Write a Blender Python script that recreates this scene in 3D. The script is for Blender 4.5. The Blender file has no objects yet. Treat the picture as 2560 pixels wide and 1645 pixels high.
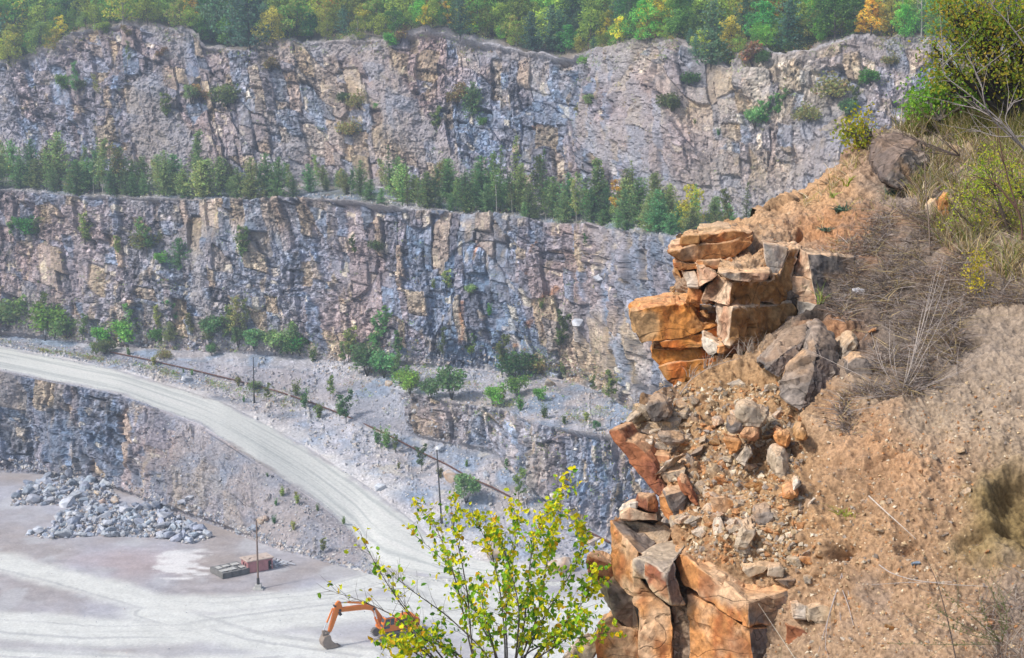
import bpy, bmesh, math, random
import numpy as np
from mathutils import Vector, Matrix
scene = bpy.context.scene
COL = scene.collection
R = math.radians

# ------------------------------------------------------------------ camera, sky, sun, exposure
F = 3800.0                      # focal length in pixels of the 2560 px wide photograph
PITCH = R(9.0)
CAMZ = 70.0
cam_d = bpy.data.cameras.new('camera'); cam = bpy.data.objects.new('camera', cam_d); COL.objects.link(cam)
cam.location = (0, 0, CAMZ); cam.rotation_euler = (R(90) - PITCH, 0, 0)
cam_d.sensor_width = 36; cam_d.lens = 36 * F / 2560
cam_d.clip_start = 0.1; cam_d.clip_end = 3000
cam_d.dof.use_dof = True; cam_d.dof.focus_distance = 17.5; cam_d.dof.aperture_fstop = 9.0
scene.camera = cam
SUN_EL, SUN_AZ = R(46), R(-78)   # the sun stands to the left, a little behind the camera's side
sun_dir = Vector((math.cos(SUN_EL) * -0.90, math.cos(SUN_EL) * -0.43, math.sin(SUN_EL)))
w = bpy.data.worlds.new('World'); scene.world = w; w.use_nodes = True
nt = w.node_tree; bg = nt.nodes['Background']
sky = nt.nodes.new('ShaderNodeTexSky'); sky.sky_type = 'NISHITA'; sky.sun_disc = False
sky.sun_elevation = SUN_EL; sky.sun_rotation = math.atan2(sun_dir.x, sun_dir.y)
sky.air_density = 1.0; sky.dust_density = 2.5; sky.ozone_density = 1.0
nt.links.new(sky.outputs[0], bg.inputs[0]); bg.inputs[1].default_value = 0.118
sl = bpy.data.lights.new('sun', 'SUN'); so = bpy.data.objects.new('sun', sl); COL.objects.link(so)
sl.energy = 2.65; sl.angle = R(6); sl.color = (1.0, 0.965, 0.915)
so.rotation_euler = sun_dir.to_track_quat('Z', 'Y').to_euler(); so.location = (-40, -20, 150)
scene.view_settings.view_transform = 'Standard'; scene.view_settings.look = 'None'
scene.view_settings.exposure = 0.66; scene.view_settings.gamma = 1
scene.render.engine = 'CYCLES'
scene.cycles.use_denoising = True
scene.cycles.max_bounces = 6; scene.cycles.volume_bounces = 0; scene.cycles.transparent_max_bounces = 6

# ------------------------------------------------------------------ helpers
CP, SP = math.cos(PITCH), math.sin(PITCH)
def ray(px, py):
    """direction (with unit depth along the lens axis) of a photograph pixel"""
    sx = (np.asarray(px, float) - 1280) / F; sy = (np.asarray(py, float) - 822.5) / F
    return np.stack([sx + 0 * sy, CP - sy * SP + 0 * sx, -SP - sy * CP + 0 * sx], -1)
ORG = np.array([0, 0, CAMZ])
def W(px, py, D):
    return ORG + ray(px, py) * np.asarray(D, float)[..., None]
def Wz(px, py, z):
    r = ray(px, py); return ORG + r * ((np.asarray(z, float) - CAMZ) / r[..., 2])[..., None]
def Wy(px, py, y):
    r = ray(px, py); return ORG + r * (np.asarray(y, float) / r[..., 1])[..., None]
def proj(P):
    q = np.asarray(P) - ORG
    dep = q[..., 1] * CP - q[..., 2] * SP
    up = q[..., 1] * SP + q[..., 2] * CP
    return 1280 + F * q[..., 0] / dep, 822.5 - F * up / dep, dep

def hsh(ix, iy, iz, s=0):
    x = (ix.astype(np.int64) * 374761393 + iy.astype(np.int64) * 668265263 + iz.astype(np.int64) * 2147483647 + s * 1274126177) & 0xFFFFFFFF
    x = ((x ^ (x >> 13)) * 1274126177) & 0xFFFFFFFF
    x = ((x ^ (x >> 16)) * 2246822519) & 0xFFFFFFFF
    return ((x ^ (x >> 15)) & 0xFFFFFF) / float(0xFFFFFF)
def vn(p, s=0):
    i = np.floor(p).astype(np.int64); f = p - i; f = f * f * f * (f * (f * 6 - 15) + 10)
    o = 0
    for a in (0, 1):
        for b in (0, 1):
            for c in (0, 1):
                wgt = (f[:, 0] if a else 1 - f[:, 0]) * (f[:, 1] if b else 1 - f[:, 1]) * (f[:, 2] if c else 1 - f[:, 2])
                o = o + wgt * hsh(i[:, 0] + a, i[:, 1] + b, i[:, 2] + c, s)
    return o * 2 - 1
def fbm(p, octv=4, s=0, g=0.5):
    a, o, t = 1.0, 0, 0
    for k in range(octv):
        o = o + a * vn(p, s + k * 7); t += a; a *= g; p = p * 2.03 + 17.3
    return o / t
def vor(p, s=0, box=False):
    """cellular noise: distance to nearest and second nearest point, offset to the cell's point, three random numbers of the cell"""
    n = len(p); i = np.floor(p).astype(np.int64)
    f1 = np.full(n, 9.); f2 = np.full(n, 9.); best = np.zeros((n, 3), np.int64); off = np.zeros((n, 3))
    for a in (-1, 0, 1):
        for b in (-1, 0, 1):
            for c in (-1, 0, 1):
                j = i + np.array([a, b, c])
                q = np.stack([j[:, k] + 0.1 + 0.8 * hsh(j[:, 0], j[:, 1], j[:, 2], s + 11 * k) for k in range(3)], 1) - p
                d = ((q ** 4).sum(1)) ** 0.25 if box else np.sqrt((q * q).sum(1)); m = d < f1
                f2 = np.where(m, f1, np.minimum(f2, d)); f1 = np.where(m, d, f1)
                best[m] = j[m]; off[m] = q[m]
    rnd = np.stack([hsh(best[:, 0], best[:, 1], best[:, 2], s + 50 + k) for k in range(3)], 1)
    return f1, f2, off, rnd
def sst(a, b, x):
    t = np.clip((x - a) / (b - a), 0, 1); return t * t * (3 - 2 * t)

def new_mesh(name, V, faces, mat=None, col=None, smooth=True, parent=None, link=True, mi=None):
    """V (n,3); faces = one (m,k) array or a list of them; col (n,3) -> colour attribute Col"""
    me = bpy.data.meshes.new(name)
    V = np.asarray(V, np.float32)
    fl = faces if isinstance(faces, list) else [faces]
    fl = [np.asarray(f, np.int32) for f in fl if len(f)]
    me.vertices.add(len(V)); me.vertices.foreach_set('co', V.ravel())
    nl = sum(f.size for f in fl); nf = sum(len(f) for f in fl)
    me.loops.add(nl); me.polygons.add(nf)
    me.loops.foreach_set('vertex_index', np.concatenate([f.ravel() for f in fl]))
    tot = np.concatenate([np.full(len(f), f.shape[1], np.int32) for f in fl])
    st = np.concatenate([[0], np.cumsum(tot)[:-1]]).astype(np.int32)
    me.polygons.foreach_set('loop_start', st)
    try: me.polygons.foreach_set('loop_total', tot)
    except Exception: pass
    me.polygons.foreach_set('use_smooth', np.full(nf, smooth, bool))
    if mi is not None: me.polygons.foreach_set('material_index', np.asarray(mi, np.int32))
    if col is not None:
        c = np.ones((len(V), 4), np.float32); c[:, :3] = col
        me.attributes.new('Col', 'FLOAT_COLOR', 'POINT').data.foreach_set('color', c.ravel())
    me.update(); me.validate()
    for m in (mat if isinstance(mat, (list, tuple)) else [mat]):
        if m: me.materials.append(m)
    if not link: return me
    o = bpy.data.objects.new(name, me); COL.objects.link(o)
    if parent: o.parent = parent
    return o
def tag(o, label=None, cat=None, group=None, kind=None):
    if label: o['label'] = label
    if cat: o['category'] = cat
    if group: o['group'] = group
    if kind: o['kind'] = kind
    return o
def empty(name, loc, rz=0, label=None, cat=None, group=None):
    o = bpy.data.objects.new(name, None); COL.objects.link(o); o.empty_display_size = 0.3
    o.location = loc; o.rotation_euler = (0, 0, rz); return tag(o, label, cat, group)

def mat_new(name, rough=0.9):
    m = bpy.data.materials.new(name); m.use_nodes = True
    n = m.node_tree.nodes; b = n['Principled BSDF']; b.inputs['Roughness'].default_value = rough
    b.inputs['Specular IOR Level'].default_value = 0.25
    return m, m.node_tree, b
def attr_mat(name, vary=0.25, scale=8.0, bump=0.3, bdist=0.1, rough=0.92, detail=6.0, translucent=0, rand=0.0):
    """the Col attribute, broken up by fine noise, with a fine bump"""
    m, t, b = mat_new(name, rough); N, L = t.nodes, t.links
    a = N.new('ShaderNodeAttribute'); a.attribute_name = 'Col'
    tc = N.new('ShaderNodeTexCoord')
    nz = N.new('ShaderNodeTexNoise'); nz.inputs['Scale'].default_value = scale; nz.inputs['Detail'].default_value = detail; nz.inputs['Roughness'].default_value = 0.65
    L.new(tc.outputs['Object'], nz.inputs['Vector'])
    mr = N.new('ShaderNodeMapRange'); mr.inputs[1].default_value = 0.3; mr.inputs[2].default_value = 0.7
    mr.inputs[3].default_value = 1 - vary; mr.inputs[4].default_value = 1 + vary
    L.new(nz.outputs[0], mr.inputs[0])
    mx = N.new('ShaderNodeVectorMath'); mx.operation = 'SCALE'
    L.new(a.outputs['Color'], mx.inputs[0]); L.new(mr.outputs[0], mx.inputs['Scale'])
    out = mx.outputs[0]
    if rand:
        oi = N.new('ShaderNodeObjectInfo'); hs = N.new('ShaderNodeHueSaturation')
        m1 = N.new('ShaderNodeMapRange'); m1.inputs[3].default_value = 0.5 - rand * 0.06; m1.inputs[4].default_value = 0.5 + rand * 0.05
        m2 = N.new('ShaderNodeMapRange'); m2.inputs[3].default_value = 1 - rand * 0.45; m2.inputs[4].default_value = 1 + rand * 0.45
        ml = N.new('ShaderNodeMath'); ml.operation = 'FRACT'; mm = N.new('ShaderNodeMath'); mm.operation = 'MULTIPLY'; mm.inputs[1].default_value = 7.31
        L.new(oi.outputs['Random'], m1.inputs[0]); L.new(oi.outputs['Random'], mm.inputs[0]); L.new(mm.outputs[0], ml.inputs[0]); L.new(ml.outputs[0], m2.inputs[0])
        L.new(m1.outputs[0], hs.inputs['Hue']); L.new(m2.outputs[0], hs.inputs['Value']); L.new(out, hs.inputs['Color']); out = hs.outputs[0]
    L.new(out, b.inputs['Base Color'])
    if bump:
        bp = N.new('ShaderNodeBump'); bp.inputs['Strength'].default_value = bump; bp.inputs['Distance'].default_value = bdist
        L.new(nz.outputs[0], bp.inputs['Height']); L.new(bp.outputs[0], b.inputs['Normal'])
    if translucent:
        tr = N.new('ShaderNodeBsdfTranslucent'); L.new(out, tr.inputs[0])
        ms = N.new('ShaderNodeMixShader'); ms.inputs[0].default_value = translucent
        L.new(b.outputs[0], ms.inputs[1]); L.new(tr.outputs[0], ms.inputs[2])
        L.new(ms.outputs[0], N['Material Output'].inputs[0])
    return m
def plain(name, rgb, rough=0.6, metal=0.0, vary=0.15, scale=6.0, bump=0.0):
    m, t, b = mat_new(name, rough); N, L = t.nodes, t.links
    b.inputs['Metallic'].default_value = metal
    tc = N.new('ShaderNodeTexCoord'); nz = N.new('ShaderNodeTexNoise'); nz.inputs['Scale'].default_value = scale; nz.inputs['Detail'].default_value = 5
    L.new(tc.outputs['Object'], nz.inputs['Vector'])
    mx = N.new('ShaderNodeMix'); mx.data_type = 'RGBA'
    mx.inputs['A'].default_value = (*[c * (1 - vary) for c in rgb], 1); mx.inputs['B'].default_value = (*[min(1, c * (1 + vary)) for c in rgb], 1)
    L.new(nz.outputs[0], mx.inputs['Factor']); L.new(mx.outputs['Result'], b.inputs['Base Color'])
    if bump:
        bp = N.new('ShaderNodeBump'); bp.inputs['Strength'].default_value = bump; bp.inputs['Distance'].default_value = 0.05
        L.new(nz.outputs[0], bp.inputs['Height']); L.new(bp.outputs[0], b.inputs['Normal'])
    return m

# ------------------------------------------------------------------ the quarry: one lofted sheet from the pit floor to the wooded hill
PX = np.arange(-420, 2760, 2.6); NCOL = len(PX)
def line(pts, smooth=9):
    a = np.array(pts, float)
    out = [np.interp(PX, a[:, 0], a[:, k]) for k in range(1, a.shape[1])]
    k = np.ones(smooth) / smooth
    return [np.convolve(np.pad(o, smooth // 2, 'edge'), k, 'valid') for o in out]
def lz(pts): py, z = line(pts); return Wz(PX, py, z)
LA = lz([(-500, 2000, 0), (2400, 2000, 0)])
LB = lz([(-500, 1165, 0), (0, 1180, 0), (120, 1185, 0), (300, 1225, 0), (420, 1275, 0), (530, 1312, 0), (700, 1375, 0), (850, 1412, 0), (950, 1440, 0), (1100, 1452, 0), (1300, 1460, 0), (2400, 1500, 0)])
LC = lz([(-500, 900, 22), (0, 925, 18), (300, 985, 16), (500, 1060, 13), (650, 1160, 9.5), (800, 1260, 5), (890, 1340, 2), (925, 1400, .5), (960, 1432, .05), (1100, 1444, 0), (1300, 1450, 0), (2400, 1490, 0)])
LD = lz([(-500, 850, 22), (0, 866, 18.3), (300, 925, 16.6), (560, 1005, 13.5), (760, 1110, 9), (950, 1235, 4.5), (1060, 1325, 1.5), (1110, 1372, .6), (1200, 1400, .2), (1300, 1415, 0.05), (2400, 1470, 0)])
LF2 = lz([(-500, 838, 22.3), (0, 857, 18.5), (300, 905, 17.3), (600, 960, 15), (800, 990, 14), (889, 1053, 12.2), (1045, 1095, 10), (1123, 1111, 10), (1240, 1134, 9.8), (1300, 1200, 7.5), (1420, 1300, 3), (1500, 1335, 2), (1700, 1400, 1), (2400, 1460, 0.5)])
LF1 = lz([(-500, 828, 22.6), (0, 847, 18.8), (300, 885, 18.2), (600, 915, 17.8), (800, 930, 17.3), (850, 940, 17), (978, 969, 17), (1122, 1004, 17), (1259, 1017, 17), (1317, 1052, 17), (1415, 1072, 17), (1512, 1086, 17), (1700, 1120, 17), (2400, 1260, 17)])
LE = lz([(-500, 818, 23), (0, 838, 19.2), (150, 852, 19), (300, 868, 19), (600, 885, 19), (760, 893, 19), (860, 900, 19.5), (1000, 915, 19.5), (1100, 920, 19.5), (1216, 925, 19.5), (1337, 940, 19.5), (1434, 955, 19), (1512, 985, 19), (1571, 1022, 19), (1700, 1075, 19), (2400, 1200, 19)])
py, = line([(-500, 455), (0, 472), (200, 486), (430, 494), (600, 502), (700, 500), (760, 492), (880, 500), (1000, 517), (1150, 532), (1300, 545), (1450, 562), (1600, 582), (1800, 612), (2400, 690)])
yE = line(np.stack([PX, LE[:, 1]], 1), 61)[0]
LG = Wy(PX, py, yE + 11)
LH = LG + np.array([0, 15.0, 1.8])
RIM = [(-500, 160), (0, 158), (60, 142), (130, 115), (180, 78), (260, 62), (330, 57), (430, 72), (480, 70), (510, 110), (620, 126), (700, 97), (760, 103), (850, 98), (960, 97), (1050, 78), (1100, 74), (1180, 97), (1280, 118), (1400, 142), (1500, 127), (1560, 132), (1620, 104), (1700, 98), (1760, 150), (1830, 168), (1900, 112), (1960, 132), (2050, 112), (2120, 92), (2200, 88), (2400, 90)]
py, = line(RIM, 7)
LI = Wy(PX, py, LH[:, 1] + 17)
LJ = LI + np.array([0, 90, 17.0])
LK = LJ + np.array([0, 160, 10.0])
SEG = [('pit_floor', LA, LB, 290), ('rock_face', LB, LC, 110), ('road', LC, LD, 60), ('rubble_ground', LD, LF2, 75), ('rock_ledge', LF2, LF1, 55), ('rubble_terrace', LF1, LE, 36),
       ('quarry_cliff', LE, LG, 190), ('bench', LG, LH, 26), ('upper_quarry_cliff', LH, LI, 170), ('hill', LI, LJ, 40), ('far_hill', LJ, LK, 8)]
rows, segrow = [], []
def depth(P): return P[:, 1] * CP - (P[:, 2] - CAMZ) * SP
for k, (nm, a, b, n) in enumerate(SEG):
    d0, d1 = depth(a), depth(b); r0 = sum(s[3] for s in SEG[:k]); segrow.append(r0)
    for j in range(n + (k == len(SEG) - 1)):
        s = j / n; t = s * d0 / ((1 - s) * d1 + s * d0)
        rows.append(a + (b - a) * t[:, None])
segrow.append(len(rows) - 1)
P = np.array(rows); NR = len(rows)
SI = {s[0]: k for k, s in enumerate(SEG)}
# steepness of every row: walls take blocks, the ground takes gravel
du = np.gradient(P, axis=1); dv = np.gradient(P, axis=0)
NRM = np.cross(du, dv); NRM /= np.linalg.norm(NRM, axis=2, keepdims=True) + 1e-9
NRM[(NRM[:, :, 2] - 0.4 * NRM[:, :, 1]) < 0] *= -1
def blur_rows(A, k):
    A2 = np.cumsum(np.pad(A, ((k, k), (0, 0), (0, 0)), 'edge'), axis=0)
    return (A2[2 * k:] - np.pad(A2, ((1, 0), (0, 0), (0, 0)))[:len(A2) - 2 * k]) / (2 * k + 1)
NRM = blur_rows(NRM, 4); NRM /= np.linalg.norm(NRM, axis=2, keepdims=True) + 1e-9
wall = sst(0.75, 0.45, NRM[:, :, 2]); wall[:sum(q[3] for q in SEG[:1])] = 0; r_ = sum(q[3] for q in SEG[:2]); wall[r_ - 2:r_ + 62] = 0; k_ = sum(q[3] for q in SEG[:1]); wall[k_:r_] *= sst(960, 880, PX)[None]; wall = wall.ravel()
rowid = np.repeat(np.arange(NR), NCOL); pxg = np.tile(PX, NR)
segf = np.zeros(NR); 
for k in range(len(SEG)): segf[segrow[k]:segrow[k + 1] + 1] = k
seg = np.repeat(segf, NCOL)
Q = P.reshape(-1, 3)
_, pyg, _ = proj(Q)
hillside = (seg >= SI['hill'])
up_ = seg == SI['upper_quarry_cliff']; lo_ = seg == SI['quarry_cliff']
vfrac = np.zeros(len(Q))
for k in range(len(SEG)):
    m = seg == k; vfrac[m] = (rowid[m] - segrow[k]) / max(1, segrow[k + 1] - segrow[k])

# broad buttresses and gullies, blocks of three sizes, and aprons of loose debris
warp = np.stack([fbm(Q / 9.0, 3, s) for s in (1, 2, 3)], 1)
big = fbm(Q * np.array([1 / 26., 1 / 40., 1 / 60.]), 3, 5)
mid = fbm(Q * np.array([1 / 8., 1 / 12., 1 / 16.]), 3, 6)
diag = fbm(np.stack([(Q[:, 0] + Q[:, 2] * 0.75) / 13., Q[:, 1] / 60., (Q[:, 2] - Q[:, 0] * 0.3) / 40.], 1), 3, 8)
apron = sst(0.24, 0.46, diag + 0.35 * mid + 0.4 * sst(0.16, 0.0, vfrac) + 0.42 * sst(0.84, 1.0, vfrac) * up_ + 0.12 * up_ - 0.10) * wall
for (a_, b_, rx_, ry_, k_) in [(1900, 250, 240, 100, 1.), (1870, 400, 220, 70, .9), (1620, 680, 130, 160, .9), (1250, 260, 230, 130, .7), (1480, 900, 150, 110, 1.), (2150, 200, 150, 100, .5), (600, 560, 200, 60, .8), (1150, 650, 190, 190, .9)]:
    apron = apron * (1 - k_ * np.exp(-(((pxg - a_) / rx_) ** 2 + ((pyg - b_) / ry_) ** 2)))
apron = np.maximum(apron, wall * (seg == SI['rock_face']) * sst(330, 430, pxg + 40 * warp[:, 0]) * .95)
blocky = wall * (1 - 0.8 * apron)
wm = wall > 0.02
def vor_m(p, s, mask, box=False):
    f1 = np.zeros(len(p)); f2 = np.ones(len(p)); of = np.zeros((len(p), 3)); rn = np.full((len(p), 3), .5)
    a, b, c, d = vor(p[mask], s, box); f1[mask] = a; f2[mask] = b; of[mask] = c; rn[mask] = d
    return f1, f2, of, rn
# joints: upright columns cut by beds, three sizes, measured along the wall
arc = np.concatenate([[0], np.cumsum(np.hypot(*np.diff(LE[:, :2], axis=0).T))]); U0 = np.tile(arc, NR)
UU = U0 + Q[:, 2] * .10 + 1.1 * warp[:, 0] + 2.2 * fbm(np.stack([U0 / 14., Q[:, 1] * 0 + seg, Q[:, 2] / 30.], 1), 2, 52)
VV = Q[:, 2] + .12 * U0 + .9 * warp[:, 2] + 1.5 * fbm(np.stack([U0 / 16., Q[:, 1] * 0 + seg, Q[:, 2] / 9.], 1), 2, 53)
def bricks(u, v, bw, bh, s):
    z0 = np.zeros(len(u), np.int64); uu = u / bw; uu = uu + .32 * np.sin(uu * 2.1 + 3 * np.sin(uu * .37 + s)); bd = v / (bh * 1.7) + .5 * np.sin(u / (bw * 3.3) + s) + .35 * np.sin(u / (bw * 1.1)); kb = np.floor(bd).astype(np.int64); uu = uu + 7 * hsh(kb, kb * 0, kb * 0 + 5, s + 9); i = np.floor(uu).astype(np.int64); fu = uu - i; i = i + 977 * kb
    hh = hsh(i, z0 + 3, z0, s); vv = v / (bh * (.55 + 1.1 * hh)) + hsh(i, z0, z0, s + 1) * 9; vv = vv + .3 * np.sin(vv * 2.3 + i); j = np.floor(vv).astype(np.int64); fv = vv - j
    r = np.stack([hsh(i, j, z0 + seg.astype(np.int64), s + 5 + k) for k in range(4)], 1)
    eu = np.minimum(fu, 1 - fu) * bw; ev = np.minimum(fv, 1 - fv) * bh * (.55 + 1.1 * hh)
    return eu, ev, fu - .5, fv - .5, r, hsh(i, z0 + 7, z0, s + 3)
eua, eva, cua, cva, ra, cola = bricks(UU, VV, 2.7, 5.0, 1)
eub, evb, cub, cvb, rb, colb = bricks(UU + .35 * fbm(Q / 1.6, 2, 54), VV + .35 * fbm(Q / 1.6, 2, 55), 1.05, 1.5, 20)
f1c, f2c, ofc, rc = vor(Q / 0.55, 3)
euc, evc, cuc, cvc, rk, colk = bricks(UU + .3 * fbm(Q / .7, 2, 58), VV + .3 * fbm(Q / .7, 2, 59), .62, .62, 40)
f1d, f2d, ofd, rd_ = vor(Q / 0.95 + 31, 4); f1b = f1d
shat = sst(-.08, .28, fbm(Q / 10. + 70, 3, 51)); plate = sst(.12, .42, fbm(np.stack([U0 / 9., Q[:, 1] * 0, Q[:, 2] / 7.], 1) + 20, 3, 56)); sol = 1 - shat; wm = wall > .02
crack = np.maximum(sst(.24, .04, eua) * sst(.5, .9, cola), sst(.22, .04, eva) * sst(.5, .8, ra[:, 3])); crackb = np.maximum(sst(.17, .03, eub) * sst(.45, .8, colb), sst(.14, .03, evb) * sst(.55, .85, rb[:, 3])) * (1 - .7 * plate)
dn = wall * (4.2 * big + 1.7 * mid + .5 * fbm(Q / 3., 3, 57)) + blocky * (1.5 * (ra[:, 0] - .5) + .5 * (cola - .5) + 1.0 * (ra[:, 1] - .5) * cua + .9 * (ra[:, 2] - .5) * cva - .5 * crack
     + (1 - .75 * plate) * (.55 * (rb[:, 0] - .5) + .5 * (rb[:, 1] - .5) * cub + .5 * (rb[:, 2] - .6) * cvb - .2 * crackb + .16 * (rc[:, 0] - .5)) + (1 - .5 * plate) * (.34 * (rk[:, 0] - .5) + .35 * (rk[:, 1] - .5) * cuc + .4 * (rk[:, 2] - .6) * cvc) + shat * (.5 * (rd_[:, 0] - .5) + .6 * ((rd_ - .5) * ofd).sum(1)))
ter = np.zeros(len(Q))
for nm in ('rubble_ground', 'rock_ledge', 'rubble_terrace', 'bench'): ter[seg == SI[nm]] = 1
ter[seg == SI['rock_face']] = 1
roadm = (seg == SI['road']) * 1.0
stone = sst(0.62, 0.9, rc[:, 1]) * sst(0.5, 0.15, f1c); stoneb = sst(0.86, 0.97, rb[:, 2]) * sst(0.55, 0.2, f1b)
gnd = (1 - wall) * (seg < SI['hill'])
rubzone = np.clip(ter * (0.5 + 0.9 * fbm(Q / 14., 3, 21)), 0, 1)
dn += apron * (.5 * (rb[:, 0] - .5) + .3 * (rc[:, 0] - .5)); dn += (gnd * ter * 0.9 + apron) * (0.28 * stone * (0.4 + rubzone) + 0.6 * stoneb + 0.22 * mid)
dn += gnd * (1 - roadm) * (0.10 * fbm(Q / 2.2, 3, 31) + 0.35 * fbm(Q / 12., 3, 33) * (seg > 0))
dn += hillside * (1.2 * fbm(Q / 9., 3, 41)) + (sst(.9, 1, vfrac) * up_ + hillside * sst(.15, 0, vfrac)) * 1.1 * fbm(Q / 2.2, 3, 42) + ((seg == SI['bench']) * sst(.3, 0, vfrac) + sst(.94, 1, vfrac) * lo_) * .8 * fbm(Q / 1.6, 3, 43)
# nearly level rows move along z; walls along their normal
Q2 = Q + NRM.reshape(-1, 3) * dn[:, None]

# ---- colours of the stone itself
C = lambda *a: np.array(a, float)
BLUE, GREY, PINK, TAN, CREAM, RUST, DARK, DIRT, LILAC, DUST = C(.185, .245, .335), C(.285, .305, .35), C(.36, .275, .25), C(.42, .34, .235), C(.56, .50, .39), C(.36, .19, .10), C(.115, .125, .15), C(.285, .245, .225), C(.385, .38, .415), C(.62, .62, .575)
# zones of the wall: pixel centre, radii, colour, weight (mineral zones of the rock face)
ZONES = [(250, 230, 420, 150, BLUE, .7), (120, 230, 120, 90, PINK, .7), (300, 110, 160, 60, PINK, 1.1), (480, 170, 120, 70, PINK, .9), (450, 330, 140, 60, PINK, .9), (700, 230, 150, 110, TAN, .8), (660, 340, 90, 60, GREY, .8),
         (930, 190, 110, 130, PINK, .9), (1060, 200, 60, 150, PINK, 1.0), (950, 350, 80, 50, TAN, 1.6), (1120, 330, 80, 80, BLUE, .7), (1380, 260, 170, 120, BLUE, 1.1), (1350, 190, 90, 40, TAN, .7), (1620, 300, 110, 130, PINK, .8),
         (1640, 150, 80, 50, CREAM, .7), (1770, 250, 90, 60, TAN, 1.1), (1990, 225, 110, 60, CREAM, 2.2), (1860, 240, 60, 60, TAN, 1.4), (1900, 420, 130, 60, TAN, .8), (1870, 400, 60, 50, DARK, .7), (2170, 200, 140, 90, C(.26, .235, .235), 1.4), (2100, 330, 90, 60, GREY, .9),
         (120, 640, 150, 120, PINK, .9), (330, 680, 200, 120, GREY, .8), (560, 720, 200, 100, GREY, .9), (600, 540, 130, 45, TAN, 1.0), (740, 530, 40, 45, TAN, 1.6), (700, 640, 160, 80, BLUE, .6), (900, 640, 70, 90, PINK, .8),
         (1120, 640, 150, 130, BLUE, 2.2), (1200, 830, 150, 90, BLUE, 1.8), (1210, 570, 45, 40, TAN, 1.2), (1440, 640, 60, 80, PINK, 1.3), (1340, 760, 50, 70, PINK, 1.2), (1620, 660, 100, 90, BLUE, 1.4), (1480, 900, 100, 80, TAN, 1.5), (1590, 950, 60, 80, GREY, 1.2), (880, 800, 80, 60, PINK, .7),
         (120, 1060, 160, 90, BLUE, 1.2), (260, 1090, 90, 80, BLUE, 1.2), (60, 1060, 25, 50, TAN, .9), (190, 1100, 14, 80, TAN, 1.3), (500, 1160, 150, 60, DIRT, 1.1), (430, 1110, 70, 50, RUST, .35), (520, 1210, 60, 40, TAN, .8), (620, 1190, 80, 40, GREY, 1.0), (760, 1330, 100, 70, DIRT, 1.0),
         (960, 1000, 90, 40, BLUE, .8), (1060, 1050, 60, 40, DIRT, 1.2), (1250, 1080, 150, 60, GREY, .8), (1420, 1190, 120, 90, BLUE, 1.1), (1340, 1180, 40, 60, TAN, 1.0)]
wsum = np.full(len(Q), 0.35); csum = np.zeros((len(Q), 3)) + 0.35 * (GREY * .6 + PINK * .4)
zx = pxg + 45 * warp[:, 0] + 18 * (ra[:, 1] - .5); zy = pyg + 30 * warp[:, 1] + 12 * (ra[:, 2] - .5)
for (a, b, rx, ry, c, g) in ZONES:
    e = g * np.exp(-(((zx - a) / rx) ** 2 + ((zy - b) / ry) ** 2) * 1.1); wsum += e; csum += e[:, None] * c
base = csum / wsum[:, None]
def mixc(c, d, f): return c + (np.asarray(d) - c) * np.clip(f, 0, 1)[:, None]
streak = fbm(Q * np.array([1 / 1.6, 1 / 1.6, 1 / 14.]), 3, 61)
base = mixc(base, TAN, sst(.25, .6, streak) * .55 * wall); base = mixc(base, DARK * 1.5, sst(.3, .65, -streak) * .35 * wall)
base = mixc(base, TAN * .95, sst(.80, .95, ra[:, 1]) * .75 * wall); base = mixc(base, BLUE, sst(.40, .1, ra[:, 1]) * .65 * wall); base = mixc(base, PINK * 1.05, sst(.7, .95, cola) * .35 * wall)
base = mixc(base, CREAM, sst(.93, .99, rb[:, 1]) * .6 * wall); base = mixc(base, PINK, sst(.3, .7, rb[:, 2]) * .2 * wall)
for (x0, y0, x1, y1, wd) in [(1200, 620, 1180, 720, 5), (1165, 760, 1150, 880, 7), (1345, 610, 1330, 690, 5), (1390, 720, 1270, 860, 9), (1075, 470, 1060, 540, 4), (1425, 395, 1420, 440, 3), (1335, 320, 1390, 285, 5)]:
    t = np.clip(((zx - x0) * (x1 - x0) + (zy - y0) * (y1 - y0)) / ((x1 - x0) ** 2 + (y1 - y0) ** 2), 0, 1)
    d = np.hypot(pxg + 12 * warp[:, 0] - x0 - t * (x1 - x0), pyg + 8 * warp[:, 1] - y0 - t * (y1 - y0))
    base = mixc(base, RUST, sst(wd * 1.3, wd * .3, d) * .7)
base *= (1 + blocky * (.55 * (rb[:, 1] - .5) * (1 - .6 * plate) + .55 * (ra[:, 2] - .5) + .45 * (rc[:, 2] - .5) * (1 - .5 * plate) + .7 * shat * (rd_[:, 1] - .5) + .35 * (rk[:, 3] - .5) * (1 - .5 * plate) + .5 * fbm(Q * np.array([1 / .8, 1 / .8, 1 / 1.6]), 3, 64)))[:, None]; base = mixc(base, base * 1.5, wall * (sst(.78, .95, rc[:, 1]) * sst(.5, .2, f1c) + .7 * sst(.8, .92, rk[:, 3]) * shat)); base *= .86; lum_ = base.mean(1, keepdims=True); base = np.clip(lum_ + (base - lum_) * 1.28, .01, .9)
base = mixc(base, DARK * .45, blocky * (.7 * crack + .5 * crackb + .2 * sst(.09, .0, f2c - f1c) * sst(.5, .8, rc[:, 0])))     # open joints coloured darker
deb = mixc(np.tile(DIRT, (len(Q), 1)), LILAC * .8, .5 + .9 * fbm(Q / 6., 3, 71))
deb *= (1 + .5 * stone + .25 * fbm(Q / 0.9, 2, 72))[:, None]; deb = mixc(deb, CREAM, .55 * stoneb + .35 * stone * sst(.9, 1, rc[:, 1]))
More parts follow.
